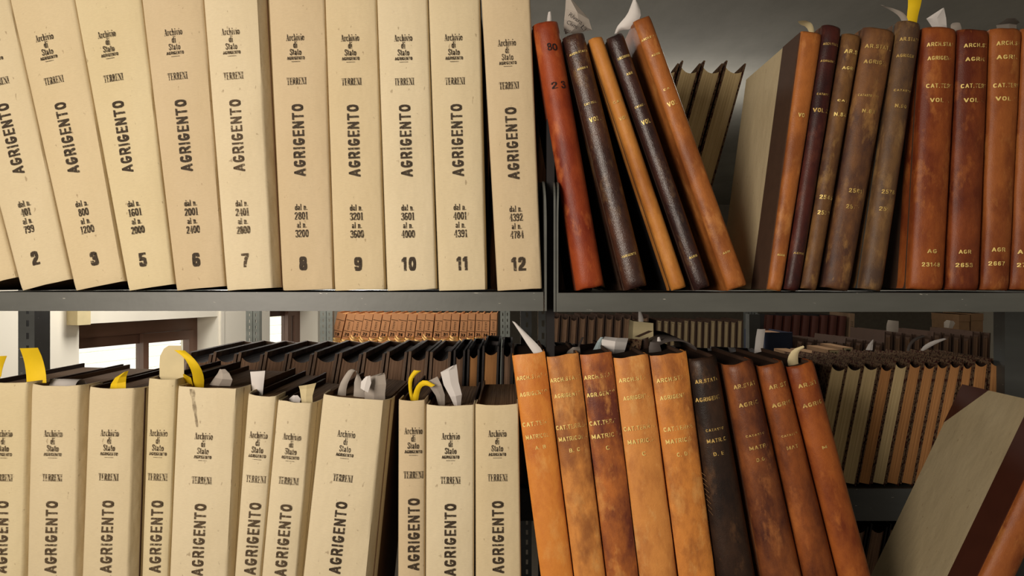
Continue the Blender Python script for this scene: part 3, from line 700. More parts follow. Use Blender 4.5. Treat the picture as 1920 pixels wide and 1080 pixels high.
lv('dark brown shiny volume right of the red-brown one', GR, (1055,65), (1173,543), (1098,65), (1218,543), 62, 546, LD, 2, [('ARCH.STATO', 98, 4), ('AGRIGENTO', 128, 4, 20), ('CAT.TERR', 193, 4, 26), ('VOL.', 223, 9, 22), ('AGRIGENTO', 478, 4.5, 28)], gold, rnd=.34, bal=.5)
lv('thin ochre volume between two dark brown ones', GR, (1104,70), (1262,545), (1132,70), (1292,545), 68, 547, LO, 3, [('CAT', 190, 5, 18), ('VOL', 221, 7, 16)], gold2, rnd=.36, side_mat=boardB)
lv('thin dark grained volume beside the tallest tan one', GR, (1138,66), (1306,545), (1172,66), (1338,545), 64, 546, LDD, 4, [('ARCHIVIO', 107, 5, 24), ('AGR', 138, 5, 12), ('CATASTO', 198, 4, 22), ('VOL', 228, 9, 17), ('AGRIG', 481, 4.5, 16)], gold, rnd=.36)
lv('tall tan-orange volume leaning left, its rubbed cover showing', GR, (1188,34), (1367,546), (1223,34), (1408,546), 31, 547, LT, 5, [('ARCH.STATO', 70, 4), ('AGRIG', 102, 4), ('CAT', 166, 4, 18), ('VOL.', 193, 9, 22), ('AGRI', 473, 4, 14)], gold, rnd=.25, wrap=.20)
lv('tan volume leaning right with a cream paper side and dark leather strip', GR, (1505,62), (1441,546), (1544,62), (1468,546), 58, 547, LT, 6, [('VO', 216, 8, 12), ('AGRIG', 478, 4, 14)], gold, rnd=.22, side_mat=creamP, side_leather=(boardD, .075), D=.27, pages=pageC)
lv('thin maroon volume between the tan and the olive one', GR, (1546,50), (1473,546), (1582,50), (1502,546), 46, 547, LM, 7, [('ARCH.STATO', 83, 4.5), ('AGRIGENTO', 115, 4), ('CATASTO', 177, 4), ('VOL.II', 207, 8), ('AGRIG', 475, 4, 20)], gold2, rnd=.34)
lv('narrow olive-brown volume right of the maroon one', GR, (1584,64), (1505,546), (1619,64), (1535,546), 62, 546, LOl, 8, [('AR.S', 97, 7.5, 24), ('AGRI', 128, 6, 22), ('CAT', 189, 4, 20), ('N.84', 215, 7.5, 23), ('2545', 370, 8, 24), ('2560', 399, 8, 22)], gold, rnd=.34)
lv('wide mottled olive-brown volume lettered N.89', GR, (1625,54), (1547,546), (1685,54), (1597,546), 51, 547, LOl2, 9, [('AR.STATO', 88, 7.5, 50), ('AGRIGEN', 117, 7.5, 46), ('CATASTO TERRENI', 180, 4.5, 46), ('N.89', 209, 7.5, 25), ('2561', 358, 8, 24), ('2575', 388, 8, 24)], gold2, rnd=.24)
lv('grey-olive volume holding the tall yellow slip', GR, (1690,42), (1618,546), (1734,42), (1659,546), 38, 547, LOl3, 10, [('AR.STATO', 74, 7, 36), ('AGRIGENTO', 105, 6, 38), ('CATASTO', 170, 4, 32), ('N.90', 199, 7, 22), ('2576', 360, 8, 24), ('2591', 392, 8, 24)], gold2, rnd=.30, side_mat=steelD)
lv('wide chestnut volume right of the dark gap', GR, (1738,52), (1711,546), (1801,52), (1775,546), 49, 546, LC, 11, [('ARCH.STATO', 83, 7.5, 54), ('AGRIGENTO', 109, 7.5, 50), ('CAT.TERR', 161, 8, 50), ('VOL.II', 188, 8, 36), ('AG', 471, 7.5, 18), ('23148', 496, 8, 34)], gold, rnd=.20)
lv('deep chestnut volume, middle one of the three upright at the right end', GR, (1804,56), (1783,546), (1861,56), (1841,546), 53, 546, LC2, 12, [('ARCH.ST', 85, 7.5, 44), ('AGRIG', 111, 7.5, 38), ('CAT.TERR', 161, 8, 48), ('VOL.II', 188, 8, 38), ('AGR', 472, 7.5, 22, -6), ('2653', 497, 8, 30, -6)], gold, rnd=.20)
lv('light chestnut volume second from the right edge, upper shelf', GR, (1865,54), (1848,546), (1922,54), (1898,546), 51, 546, LC3, 13, [('ARCH.ST', 81, 8, 44), ('AGRIG', 107, 8, 42), ('CAT.TERR', 160, 8, 48), ('VOL.II', 185, 8, 40), ('AGR', 468, 8, 24, -4), ('2667', 494, 8, 28, -6)], gold, rnd=.20)
lv('light chestnut volume cut off by the right edge, upper shelf', GR, (1925,54), (1902,546), (1984,54), (1958,546), 51, 546, LC3, 14, [('AGR', 472, 8, 26, -10), ('2724', 497, 8, 30, -8)], gold, rnd=.20)
lv('bright orange volume lettered A B, first of the lower leather row', GM, (960,668), (1014,1080), (1023,668), (1075,1080), 664, LO_Y, BO1, 15, [('ARCH.STATO', 706, 8, 56), ('AGRIGENTO', 737, 8, 52), ('CAT.TERR.', 793, 8.5, 56), ('MATRICOLA', 817, 8.5, 50), ('A. B', 838, 7, 20)], gold, rnd=.13, cap=.002)
lv('orange volume with dark vertical stains, lettered B C', GM, (1025,668), (1077,1080), (1086,668), (1136,1080), 666, LO_Y, BO2, 16, [('ARCH.STATO', 710, 8, 58), ('AGRIGENTO', 740, 8, 50), ('CAT.TERREN', 799, 8.5, 58), ('MATRICOLA', 821, 8.5, 54), ('B. C', 843, 7.5, 20)], gold, rnd=.13, cap=.002)
lv('orange volume with purple-brown patches, lettered C', GM, (1088,666), (1138,1080), (1149,666), (1198,1080), 663, LO_Y, BO3, 17, [('ARCH.STAT', 705, 8, 56), ('AGR.GENTO', 738, 8, 54), ('CAT.TERRE', 791, 8.5, 56), ('MATRIC.N', 816, 8.5, 54), ('C', 839, 8, 7)], gold, rnd=.13, cap=.002)
lv('pale orange volume with scraped leather, lettered C', GM, (1151,670), (1200,1080), (1218,670), (1271,1080), 669, LO_Y, BO4, 18, [('ARCH.STAT', 710, 8, 58), ('AGRIGENTO', 744, 8, 50), ('CAT.TERREN', 801, 8.5, 62), ('MATRIC.N.', 826, 8.5, 54), ('C', 850, 8, 7)], gold, rnd=.13, cap=.002)
lv('orange volume with brown bruises, lettered C D, frayed top edge', GM, (1220,668), (1274,1080), (1290,668), (1343,1080), 664, LO_Y, BO5, 19, [('ARCH.STAT', 710, 8, 58), ('AGRIGENTO', 743, 8, 54), ('CAT.TERRE', 802, 8.5, 56), ('MATRIC.N.', 825, 8.5, 54), ('C. D', 851, 8, 20)], gold, rnd=.13, cap=.002)
tapeThread = M_plain('tan_thread', (170,130,84), .8)
frayed = [o for o in COL.objects if o.get('label', '').startswith('orange volume with brown bruises')][0]
bpy.context.view_layer.update(); inv = frayed.matrix_world.inverted()
for k in range(8):
    a = P(1317+k*1.9, 888+k*10, 0); a.y = .006; b_ = P(1324+k*1.9, 893+k*10.5, 0); b_.y = .001; a, b_ = inv @ a, inv @ b_; q = .00022
    MB().hexa([(a.x,a.y,a.z-q),(b_.x,b_.y,b_.z-q),(b_.x,b_.y+q,b_.z-q),(a.x,a.y+q,a.z-q),(a.x,a.y,a.z+q),(b_.x,b_.y,b_.z+q),(b_.x,b_.y+q,b_.z+q),(a.x,a.y+q,a.z+q)]).build('loose_thread', tapeThread, frayed)
lv('blackish brown volume lettered D E in the lower leather row', GM, (1292,672), (1346,1080), (1348,672), (1420,1080), 671, LO_Y, BD, 20, [('AR.STATO', 713, 7.5, 44), ('AGRIGENTO', 747, 8, 52), ('CATASTO', 805, 5, 34), ('MATR.C', 825, 7.5, 36), ('D. E', 850, 7, 20)], gold2, rnd=.25)
lv('red-brown rubbed volume right of the blackish one', GM, (1360,684), (1433,1080), (1419,684), (1508,1080), 681, LO_Y, BR1, 21, [('AR.STAT', 722, 8, 42), ('AGRIG', 757, 8, 38), ('CATASTO', 815, 4, 36), ('MATR', 838, 7.5, 32), ('D.G', 861, 7, 16)], gold2, rnd=.25)
lv('rust leather volume second from last in the lower leather row', GM, (1426,686), (1511,1080), (1475,686), (1573,1080), 683, LO_Y, BR2, 22, [('AR.ST', 723, 8, 34), ('AGRIG', 757, 8, 38), ('CATASTO', 815, 4, 30), ('MAT', 838, 7, 22)], gold2, rnd=.25)
lv('rust-orange volume at the right end of the lower leather row', GM, (1480,687), (1577,1080), (1533,687), (1638,1080), 684, LO_Y, BR3, 23, [('AR.ST', 720, 8, 36), ('AGRIG', 757, 8, 38), ('M', 838, 6, 9)], gold2, rnd=.25)
lv('big slanting volume with a broad cream paper side, bottom right', GM, (1994,779), (1751,1285), (2060,779), (1817,1285), 777, LO_Y, LC3, 24, [], gold, rnd=.25, side_mat=creamP2, side_leather=(M_plain('dark_oxblood_leather', (70,34,22), .5, .4), .062), D=.258, corner=.075, pages=pageC)

# ------------------------------------------------------------------ the back row (books standing fore-edge towards us)
YB = .40; ZBpx = 912
GB = 'dark ledgers in the back row behind the cream volumes'
xs = [352, 399, 446, 495, 541, 588, 635, 680, 724, 765, 805, 847]
covD = M_leather('dusty_dark_leather', (128,102,80), (74,56,46), (156,130,104), 31, .5, .6)
covK = M_leather('black_leather', (58,46,40), (30,25,24), (92,76,62), 32, .5, .5)
for i in range(len(xs)-1):
    fore_edge_book('ledger', 'dark ledger, %s from the left in the back row, its page edges facing out' % ORD[i], 'book', GB, xs[i]+1, xs[i+1]-1, 664-(3 if i > 7 else 0)-(i % 2), ZBpx, 10 if i < 7 else 10-(i-6)*1.6, YB, .30, covD, pageG, th=.0056, rec=.011, head=.003)
for k, (a, b, yt, ln, cv, pg, lb) in enumerate(((850, 873, 657, 2, covK, pageG, 'thin black ledger left of the tan-edged ones in the back row'), (876, 900, 655, 2, covK, pageT, 'black ledger with tan page edges, first of the pair'), (904, 937, 649, 2, covK, pageT, 'tall black ledger with tan page edges beside the leather row'), (940, 962, 652, 1, covK, pageG, 'black ledger partly hidden by the bright orange volume'))):
    fore_edge_book('ledger', lb, 'book', GB, a+.5, b-.5, yt, ZBpx, ln, YB, .30, cv, pg, th=.004, rec=.012)
for k, (a, b, yt) in enumerate(((966,1000,668),(1003,1046,662),(1049,1092,664),(1095,1140,668),(1143,1180,668),(1183,1228,664),(1231,1268,668),(1271,1312,672),(1315,1356,672),(1359,1402,676),(1405,1448,674),(1451,1492,676),(1495,1528,678))):
    fore_edge_book('ledger', 'black ledger hardly visible above the leather row, %s from its left end' % ORD[k], 'book', 'black ledgers behind the leather row', a, b, yt, ZBpx, 3, YB, .30, covK, pageG, th=.004, rec=.012)
mb_top = [(1560,1587),(1590,1617),(1621,1648),(1653,1675),(1680,1703),(1707,1729),(1734,1755),(1759,1779),(1783,1803),(1807,1825),(1829,1853),(1858,1885)]
for k, (a, b) in enumerate(mb_top):
    fore_edge_book('marbled_book', 'marbled book with %s page edges, %s from the left in the lower right back row' % ('cream' if k in (0,1,2,4) else 'tan', ORD[k]), 'book', 'marbled books in the lower right back row', a-2, b+1.6, 684-(4 if k > 3 else 0)-(3 if k > 9 else 0)-(k % 3), ZBpx, 11.0 if k < 9 else 11-(k-8)*2.5, YB, .26, marb, pageC if k in (0,1,2,4) else pageT, top=topK, th=.0024, rec=.006, front=.0015)
for k, (a, b) in enumerate(((1236,1274),(1277,1315),(1318,1357),(1360,1400))):
    fore_edge_book('marbled_book', 'tall marbled book with cream page edges, %s from the left behind the upper leather row' % ORD[k], 'book', 'marbled books behind the upper leather row', a, b, 118, 548, 15.5, YB, .24, marb, pageC, top=pageC, th=.0034, rec=.014, head=.004, front=.002)
for k, (a, b) in enumerate(((472,520),(523,570),(890,928),(931,968),(971,1008),(1011,1048),(1052,1090),(1094,1130))):  # ledgers added behind the gaps to block them and keep them dark
    fore_edge_book('ledger', 'black ledger added to darken the gaps behind the upper shelf', 'book', 'black ledgers added to darken the gaps behind the upper shelf', a, b, 170, 548, 3, YB, .24, boardB, pageG, th=.003)
shelf('dark grey rear shelf under the marbled books', P(340, 0, YB).x, P(1888, 0, YB).x, P(0, 912.6, YB).z, YB-.012, .74, 60*sc(YB), steelD)
shelf('grey rear shelf above the marbled books', P(340, 0, YB).x, P(1888, 0, YB).x, P(0, 548.8, YB).z, YB-.012, .74, .018, steelD)
# lower books seen in the slot beneath the rear shelf
for k, (a, b) in enumerate(((1560,1592),(1595,1630),(1633,1666),(1669,1700))):
    fore_edge_book('ledger', 'dim brown book below the rear shelf, %s from the left' % ORD[k], 'book', 'dim books below the rear shelf', a, b, 985, 1240, 11, YB+.01, .25, boardB, pageG, th=.003)
shelf('lowest rear shelf under the dim brown books', P(340, 0, YB).x, P(1888, 0, YB).x, P(0, 1240.8, YB+.01).z, YB-.012, .74, .03, steelD)

# ------------------------------------------------------------------ the far rack
YF = 1.99; sF = sc(YF); zfar = P(0, 690, YF).z
fol = M_plain('orange_tan_folder', (206,146,100), .7, .3, var=.14, scale=18); tapeM = M_plain('yellow_cotton_tape', (226,184,116), .8, .2)
xc = [641,659,675,692,709,726,742,757,774,791,807,824,839,855,871,885,899,912,926]
for i, x in enumerate(xc):
    ln = math.radians(13-11*i/18.); wd = ((xc[i+1]-x) if i < 18 else 13)*sF*.93; nxt = wd
    top = P(x, 587+(i % 3)*.6, YF); H = (top.z-zfar-nxt/2*math.sin(ln))/math.cos(ln)-.001
    O = Vector((top.x-H*math.sin(ln), YF, zfar+nxt/2*math.sin(ln)+.0008)); r = empty('cloth_tied_folder', O, ln)
    tag(r, 'orange-tan tied folder numbered %d, %s from the left on the far rack' % (19+i, ORD[i]), 'folder', 'numbered tied folders on the far rack')
    MB().box((-wd/2, .0, 0), (wd/2, .002, H)).box((-wd/2, .002, 0), (-wd/2+.002, .24, H)).box((wd/2-.002, .002, 0), (wd/2, .24, H)).build('folder_cover', fol, r)
    MB().box((-wd/2+.003, .003, .002), (wd/2-.003, .235, H-.006)).build('paper_bundle', pageT, r)
    mb = MB()
    put(mb, sans(str(19+i), .09), 0, H-40*sF, 8*sF, 5.5*sF)
    for z in (H-13*sF, H-34*sF, H-45*sF): mb.box((-wd*.46, -.0008, z), (wd*.46, -.0004, z+.0012))
    for j in range(5): put(mb, bfont('IE'[j % 2]+'N', .02), 0, H-(17+j*3.2)*sF, 3.2*sF, 2*sF)
    mb.build('label_lettering', inkB, r)
    # the tape loops out below the number
    V = []; F = []; zb = H-(46+3*math.sin(i*2.3))*sF; n = 12
    for st in range(2):
        for k in range(n+1):
            t = -1+2*k/n; xx = t*wd*.62*(1 if st else .85); yy = -.024*(1-t*t)-.002; zz = zb-st*4.5*sF-.006*(1-t*t)+t*.006*math.sin(i*1.7)
            V += [(xx, yy, zz-.0036), (xx, yy, zz+.0036)]
        b0 = st*(n+1)*2; F += [[b0+2*k, b0+2*k+2, b0+2*k+3, b0+2*k+1] for k in range(n)]
    mesh('tape', V, F, tapeM, r)
shelf('far rack shelf carrying the numbered folders', P(612, 0, YF).x, P(945, 0, YF).x, zfar, YF-.02, YF+.32, .035, steel)
post('grey slotted post left of the numbered folders', 600, .052, YF-.03, .03, 1, 0, 2.45, steelL, two=True)
post('grey double-slotted post right of the numbered folders', 938, .040, YF-.03, .03, 1, 0, 2.45, steelL, two=True)
post('grey slotted post between the two windows', 461, .055, YF-.10, .03, 1, 0, 2.45, steelL, two=True)
# bay right of it
zf2 = P(0, 690, YF).z
shelf('far rack shelf carrying the pale-edged books', P(965, 0, YF).x, P(1400, 0, YF).x, zf2, YF-.02, YF+.32, .035, steelD)
pageF = M_page('pale_grey_page_edges', (190,170,136), (130,112,84)); darkR = M_plain('dark_red_binding', (70,34,26), .6, .3, scale=40); darkBr = M_plain('dark_brown_binding', (64,46,36), .6, .3, scale=40)
x = 1036
for k in range(11):
    fore_edge_book('ledger', 'dim dark ledger on the far rack, %s from the left before the pale-edged books' % ORD[k], 'book', 'dim dark ledgers on the far rack', x, x+15, 590+(k*7 % 5), 690, 3, YF, .24, darkBr, pageG, th=.0035); x += 16.6
x = 1231
for k in range(13):
    fore_edge_book('pale_edged_book', 'pale-edged book on the far rack, %s from the left of its run' % ORD[k], 'book', 'pale-edged books on the far rack', x, x+11.6, 600+(k*5 % 4), 690, 1.5, YF, .24, darkBr, pageF, top=pageF, th=.004, rec=.006); x += 12.6
post('grey slotted post right of the pale-edged books', 1398, .05, YF-.03, .03, 1, 0, 2.45, steelD, two=True)
shelf('far rack shelf carrying the dark red books', P(1424, 0, YF).x, P(1900, 0, YF).x, zf2, YF-.02, YF+.32, .035, steelD)
x = 1428
for k in range(9):
    s_ = sc(YF); ln = math.radians(5); H = (P(0, 590+(k % 3), YF).z-zf2)-.003; B = P(x+8, 690, YF); B.z = zf2+.002
    r = empty('dark_red_volume', B, ln); tag(r, 'dark red volume on the far rack, %s from the left' % ORD[k], 'book', 'dark red volumes on the far rack')
    wv = 15*s_; V, F = shell([(-1,0,.03),(-1,0,.012),(-.8,0,.004),(-.4,0,.001),(0,0,0),(.4,0,.001),(.8,0,.004),(1,0,.012),(1,0,.03)], wv, wv, H, 4, .002, k)
    mesh('spine', V, F, darkR, r, True)
    MB().box((-wv/2, .02, 0), (-wv/2+.003, .22, H)).box((wv/2-.003, .02, 0), (wv/2, .22, H)).build('cover_board', boardB, r)
    MB().box((-wv/2+.004, .01, .003), (wv/2-.004, .21, H-.005)).build('page_block', pageG, r); x += 17.2
s_ = sc(YF); B = P(1593, 690, YF); B.z = zf2+.001; r = empty('pamphlet', B, math.radians(3)); tag(r, 'thin tan upright pamphlet right of the dark red volumes', 'booklet')
MB().box((-.010, 0, 0), (.010, .2, P(0,588,YF).z-zf2)).build('cover', M_plain('dull_tan_cover', (120,96,74), .8), r); mb = MB()
for j in range(5): put(mb, bfont('INE', .02), 0, P(0,604+j*4,YF).z-zf2, 5*s_, 2.4*s_)
mb.build('lettering', inkB, r)
for k, (a, b, y0, m) in enumerate(((1798,1818,590,boardK),(1821,1843,588,boardK))):
    p = P((a+b)/2, 690, YF); r = empty('carton', (p.x, YF, zf2+.0008)); tag(r, 'dim brown carton on the far rack, %s one' % ('left' if k == 0 else 'right'), 'box', 'cartons on the far rack')
    hw = (b-a)/2*sF; h = P(0, y0, YF).z-zf2; MB().box((-hw, 0, 0), (hw, .2, h)).build('carton_body', m, r); MB().box((-hw-.001, -.002, h-.03), (hw+.001, .202, h)).build('lid', boardK, r)
# middle rack between: dim slanted bundles with blue volume
YM = 1.05; zmid = P(0, 712, YM).z
shelf('dim shelf under the slanted brown bundles', P(1410, 0, YM).x, P(1900, 0, YM).x, zmid, YM-.015, YM+.26, .03, steelD)
blueL = M_plain('dark_blue_cloth', (22,30,52), .6, .3)
B = P(1462, 712, YM); B.z = zmid+.001; sM = sc(YM); r = empty('blue_volume', B); tag(r, 'dark blue volume standing behind the rust leather volumes', 'book')
V, F = shell([(-1,0,.03),(-1,0,.008),(-.8,0,.002),(0,0,0),(.8,0,.002),(1,0,.008),(1,0,.03)], 52*sM, 52*sM, 88*sM, 4, .002, 3); mesh('spine', V, F, blueL, r, True)
hw = 26*sM; MB().box((-hw, .02, 0), (-hw+.003, .2, 87*sM)).box((hw-.003, .02, 0), (hw, .2, 87*sM)).build('cover_board', blueL, r); MB().box((-hw+.004, .01, .003), (hw-.004, .19, 84*sM)).build('page_block', pageG, r)
for xp, yp in ((1405, YM-.05), (1896, YM-.05)): post('dim post of the middle rack, %s one' % ('left' if xp < 1500 else 'right'), xp, .03, yp, .034, 1, 0, 1.66, steelD, plain=True)
x = 1494
for k in range(20):
    fore_edge_book('dim_bundle', 'dim brown bundle behind the marbled books, %s from the left' % ORD[k], 'book', 'dim brown bundles on the middle rack', x, x+16, 634+(k*11 % 9)-(12 if k > 8 else 0), 712, 9 if k < 9 else 2, YM, .22, darkBr, pageG, th=.0035); x += 18.3
# little labelled boxes lying in front of them
for k, (a, b, y0, y1, t) in enumerate(((1487,1512,662,676,'20'),(1520,1543,662,674,'2'),(1553,1574,656,672,'M'),(1580,1600,652,664,'1'))):
    Yk = .80; p = P((a+b)/2, y1, Yk); s_ = sc(Yk); r = empty('labelled_box', p); hw = (b-a)/2*s_; h = (y1-y0)*s_
    tag(r, 'small tan labelled box end above the rust leather volumes, %s from the left' % ORD[k], 'box', 'small labelled box ends')
    MB().box((-hw, 0, 0), (hw, .14, h)).build('box_body', boardK, r); mb = MB(); MB().box((-hw*.8, -.0015, h*.15), (hw*.8, -.0002, h*.9)).build('paper_label', creamS, r)
    put(mb, bfont(t, .02), 0, h*.5, hw*.8, h*.5, off=.002); mb.build('number', inkB, r)
post('dim thin post carrying the ledge of labelled boxes', 1478, .02, .7585, .03, 1, 0, P(0,677,.8).z+.0, steelD, plain=True); Yk = .79; z_ = P(0, 676.5, .8).z
shelf('narrow dim ledge carrying the small labelled boxes', P(1475, 0, .8).x, P(1612, 0, .8).x, z_, .79, .96, .012, steelD)

# ------------------------------------------------------------------ papers sticking out of the books
G1 = 'slips in the upper leather volumes'; G2 = 'slips in the lower cream volumes'; G3 = 'papers above the lower leather row'
sl = slip
sl('paper_slip', 'tiny white slip on the red-brown volume with numerals', 'paper slip', [((1025,42),(1033,42),.05), ((1026,32),(1034,34),.05), ((1028,23),(1033,22),.045)], 0, white, G1)
r = sl('paper_slip', 'crumpled white note with handwriting on the dark brown volume', 'paper note', [((1060,64),(1076,64),.05), ((1057,52),(1098,58),.04), ((1058,36),(1110,56),.03), ((1060,16),(1104,36),.035), ((1061,-4),(1072,-2),.04)], 0, grey_p, G1, curl=.006)
# handwriting on that note
mb = MB(); O = r.location
def curlw(px, py): return 0.0275-(.0045)
for t, x_, y_, w_, h_, ro in (('Rivara', 1082, 26, 30, 8, -.62), ('Civm', 1075, 37, 22, 8, -.5), ('nor', 1066, 50, 14, 6, -.3), ('Li', 1097, 44, 10, 8, -.9)):
    p = P(x_, y_, .0)-O; put(mb, bfont(t), p.x, p.z, w_*sc(0), h_*sc(0), ro, lambda X, Z: .0205-.05*0)
o = mb.build('handwriting', penink, r); 
sl('paper_slip', 'white folded paper on the dark grained volume, pointing up', 'paper slip', [((1152,64),(1158,64),.05), ((1156,52),(1164,56),.04), ((1160,46),(1184,55),.035), ((1176,28),(1202,34),.03), ((1184,8),(1200,14),.035), ((1188,-4),(1191,-4),.04)], 0, white, G1, curl=.004)
sl('paper_slip', 'small curled cream slip on the tan volume with cream side', 'paper slip', [((1518,62),(1527,62),.05), ((1512,50),(1526,53),.045), ((1500,46),(1522,43),.04), ((1496,40),(1512,39),.03)], 0, creamS, G1)
sl('paper_slip', 'thin white curved slip left of the tall yellow slip', 'paper slip', [((1692,42),(1706,40),.05), ((1686,30),(1697,26),.045), ((1672,20),(1684,18),.04), ((1650,9),(1653,11),.03)], 0, grey_p, G1)
sl('paper_slip', 'tall yellow slip standing in the grey-olive volume', 'paper slip', [((1700,44),(1719,44),.05), ((1701,26),(1722,26),.045), ((1703,8),(1727,8),.04), ((1702,-12),(1730,-12),.05)], 0, yellow, G1)
sl('paper_slip', 'white triangular slip on the wide chestnut volume', 'paper slip', [((1750,54),(1776,54),.05), ((1742,42),(1775,48),.045), ((1737,35),(1774,34),.04), ((1766,16),(1770,15),.03)], 0, white, G1)
sl('paper_slip', 'low grey slip between two upright chestnut volumes', 'paper slip', [((1784,58),(1803,58),.06), ((1782,47),(1803,52),.055), ((1786,43),(1800,43),.05)], 0, grey_p, G1)
sl('paper_slip', 'crumpled translucent wrap on the last chestnut volumes', 'paper slip', [((1870,58),(1906,56),.09), ((1868,47),(1906,46),.08), ((1884,38),(1912,42),.06), ((1888,34),(1910,40),.05)], 0, grey_p, G1, curl=.006)
# lower cream
r = sl('paper_slip', 'tall yellow slip with writing, first volume at the left edge', 'paper slip', [((50,718),(87,718),.03), ((49,700),(86,698),.035), ((45,675),(80,672),.03), ((37,653),(71,652),.02)], 0, yellow, G2)
sl('paper_slip', 'yellow slip cut off by the left edge', 'paper slip', [((-10,712),(2,706),.03), ((-10,690),(5,688),.03), ((-12,668),(13,667),.02)], 0, yellow, G2)
# rolled white paper
V = []; F = []; n = 14; cx = P(104, 722, .05); rr = 16*sc(.05)
for k in range(n+1):
    a = math.radians(200*k/n-10); 
    for xx, q in ((-.014, 1), (.032, .92)): V.append((xx+.35*rr*math.cos(a)*0+ (0), -rr*1.25*math.cos(a)*q+.03, rr*.95*math.sin(a)*q-.012))
F = [[2*k, 2*k+1, 2*k+3, 2*k+2] for k in range(n)]
o = mesh('rolled_paper', V, F, white, None, True); o.location = (cx.x+.002, .03, cx.z+.008); o.modifiers.new('thickness', 'SOLIDIFY').thickness = .0004
tag(o, 'rolled white paper lying on top of the second lower cream volume', 'paper', G2)
sl('paper_slip', 'yellow folded slip with a torn corner on the third lower volume', 'paper slip', [((206,730),(236,730),.03), ((208,720),(236,716),.03), ((216,708),(237,706),.025), ((234,697),(241,695),.02)], 0, yellow, G2, curl=.004)
sl('card_slip', 'tall cream card with a pointed top on the narrow yellowish volume', 'card', [((299,716),(345,716),.03), ((299,684),(345,684),.03), ((300,668),(345,668),.03), ((307,654),(341,656),.03), ((316,648),(339,648),.03)], 0, creamS, G2, curl=.001)
sl('paper_slip', 'long yellow slip bent over like a hook by the cream card', 'paper slip', [((361,728),(382,728),.05), ((362,706),(383,708),.03), ((356,688),(376,688),.01), ((345,670),(362,670),.005), ((326,656),(346,657),.012)], 0, yellow, G2)
sl('paper_slip', 'small pointed yellow slip at the foot of the hooked one', 'paper slip', [((350,724),(362,724),.04), ((345,712),(358,708),.03), ((343,702),(345,701),.02)], 0, yellow, G2)
sl('paper_slip', 'grey translucent folded slip on the wide smeared volume', 'paper slip', [((392,722),(432,724),.06), ((402,708),(436,712),.05), ((408,700),(430,700),.05), ((412,692),(422,692),.05)], 0, grey_p, G2, curl=.004)
sl('paper_slip', 'white slip standing upright on the narrow volume right of the smear', 'paper slip', [((474,746),(492,746),.05), ((472,725),(494,724),.045), ((470,706),(496,706),.04), ((469,697),(497,695),.04)], 0, white, G2)
sl('paper_slip', 'small white torn corner on the volume with paper stubs', 'paper slip', [((542,752),(562,755),.04), ((541,748),(564,748),.04), ((550,741),(558,741),.04)], 0, white, G2)
sl('paper_slip', 'torn brownish stub with two points on the narrow lower volume', 'paper slip', [((566,758),(586,758),.03), ((564,744),(586,742),.03), ((562,730),(590,727),.028), ((560,724),(593,718),.025)], 0, creamS, G2, curl=.004)
sl('paper_slip', 'grey slip folded in a tall loop on the widest volume', 'paper slip', [((631,748),(648,748),.06), ((636,722),(650,724),.05), ((646,704),(657,708),.045), ((655,692),(665,694),.045), ((667,692),(672,697),.05), ((678,712),(664,714),.055), ((682,728),(664,728),.06), ((684,750),(662,750),.06)], 0, grey_p, G2)
sl('paper_slip', 'wide grey crumpled paper on the widest volume', 'paper slip', [((684,752),(722,752),.05), ((683,735),(722,738),.045), ((688,722),(724,720),.04), ((694,706),(722,702),.04), ((714,700),(720,699),.04)], 0, grey_p, G2, curl=.006)
sl('paper_slip', 'small white star-shaped fold beside the crumpled grey paper', 'paper slip', [((676,728),(690,736),.02), ((677,716),(696,718),.02), ((686,706),(694,704),.02)], 0, white, G2)
sl('paper_slip', 'curved yellow slip standing on the pinkish volume', 'paper slip', [((770,752),(778,752),.05), ((766,732),(772,732),.045), ((765,712),(773,712),.04), ((770,702),(780,702),.04), ((776,694),(790,695),.04)], 0, yellow, G2)
sl('paper_slip', 'yellow slip arching over to the right on the pinkish volume', 'paper slip', [((773,752),(784,752),.045), ((775,736),(786,738),.04), ((782,720),(790,726),.03), ((796,711),(798,722),.02), ((816,722),(808,726),.02)], 0, yellow, G2)
sl('paper_slip', 'grey-white forked slip left of the tallest folded paper', 'paper slip', [((822,760),(834,760),.05), ((817,742),(834,740),.04), ((806,726),(828,722),.03), ((799,716),(820,706),.03)], 0, grey_p, G2)
sl('paper_slip', 'tallest folded white paper on the lower cream volumes', 'paper slip', [((852,762),(864,760),.05), ((844,744),(866,740),.04), ((832,722),(860,716),.035), ((826,698),(857,690),.03), ((848,686),(856,683),.03)], 0, white, G2, curl=.004)
# above the leather row
sl('paper_slip', 'long white curved slip rising to the left of the bright orange volume', 'paper slip', [((1002,665),(1018,660),.03), ((990,648),(1012,650),.03), ((976,626),(990,628),.03), ((960,602),(966,604),.03)], 0, white, G3)
sl('paper_slip', 'grey rounded slip behind the stained orange volume', 'paper slip', [((1060,672),(1088,672),.08), ((1062,660),(1088,656),.07), ((1074,651),(1087,650),.06)], 0, grey_p, G3)
sl('paper_slip', 'thin dark upright tab behind the patched orange volume', 'paper slip', [((1080,665),(1085,665),.10), ((1083,648),(1087,648),.10), ((1091,632),(1095,632),.11)], 0, darkflex, G3)
sl('paper_slip', 'pale blue folded sheet above the patched orange volume', 'paper', [((1112,668),(1128,668),.12), ((1112,656),(1126,656),.12), ((1120,640),(1127,644),.13), ((1126,632),(1131,632),.13)], 0, blueP, G3)
sl('paper_sheet', 'crumpled white sheets piled above the patched orange volume', 'paper', [((1130,672),(1166,672),.14), ((1128,652),(1172,656),.13), ((1128,636),(1176,642),.13), ((1134,631),(1178,634),.14)], 0, white, G3, curl=.012)
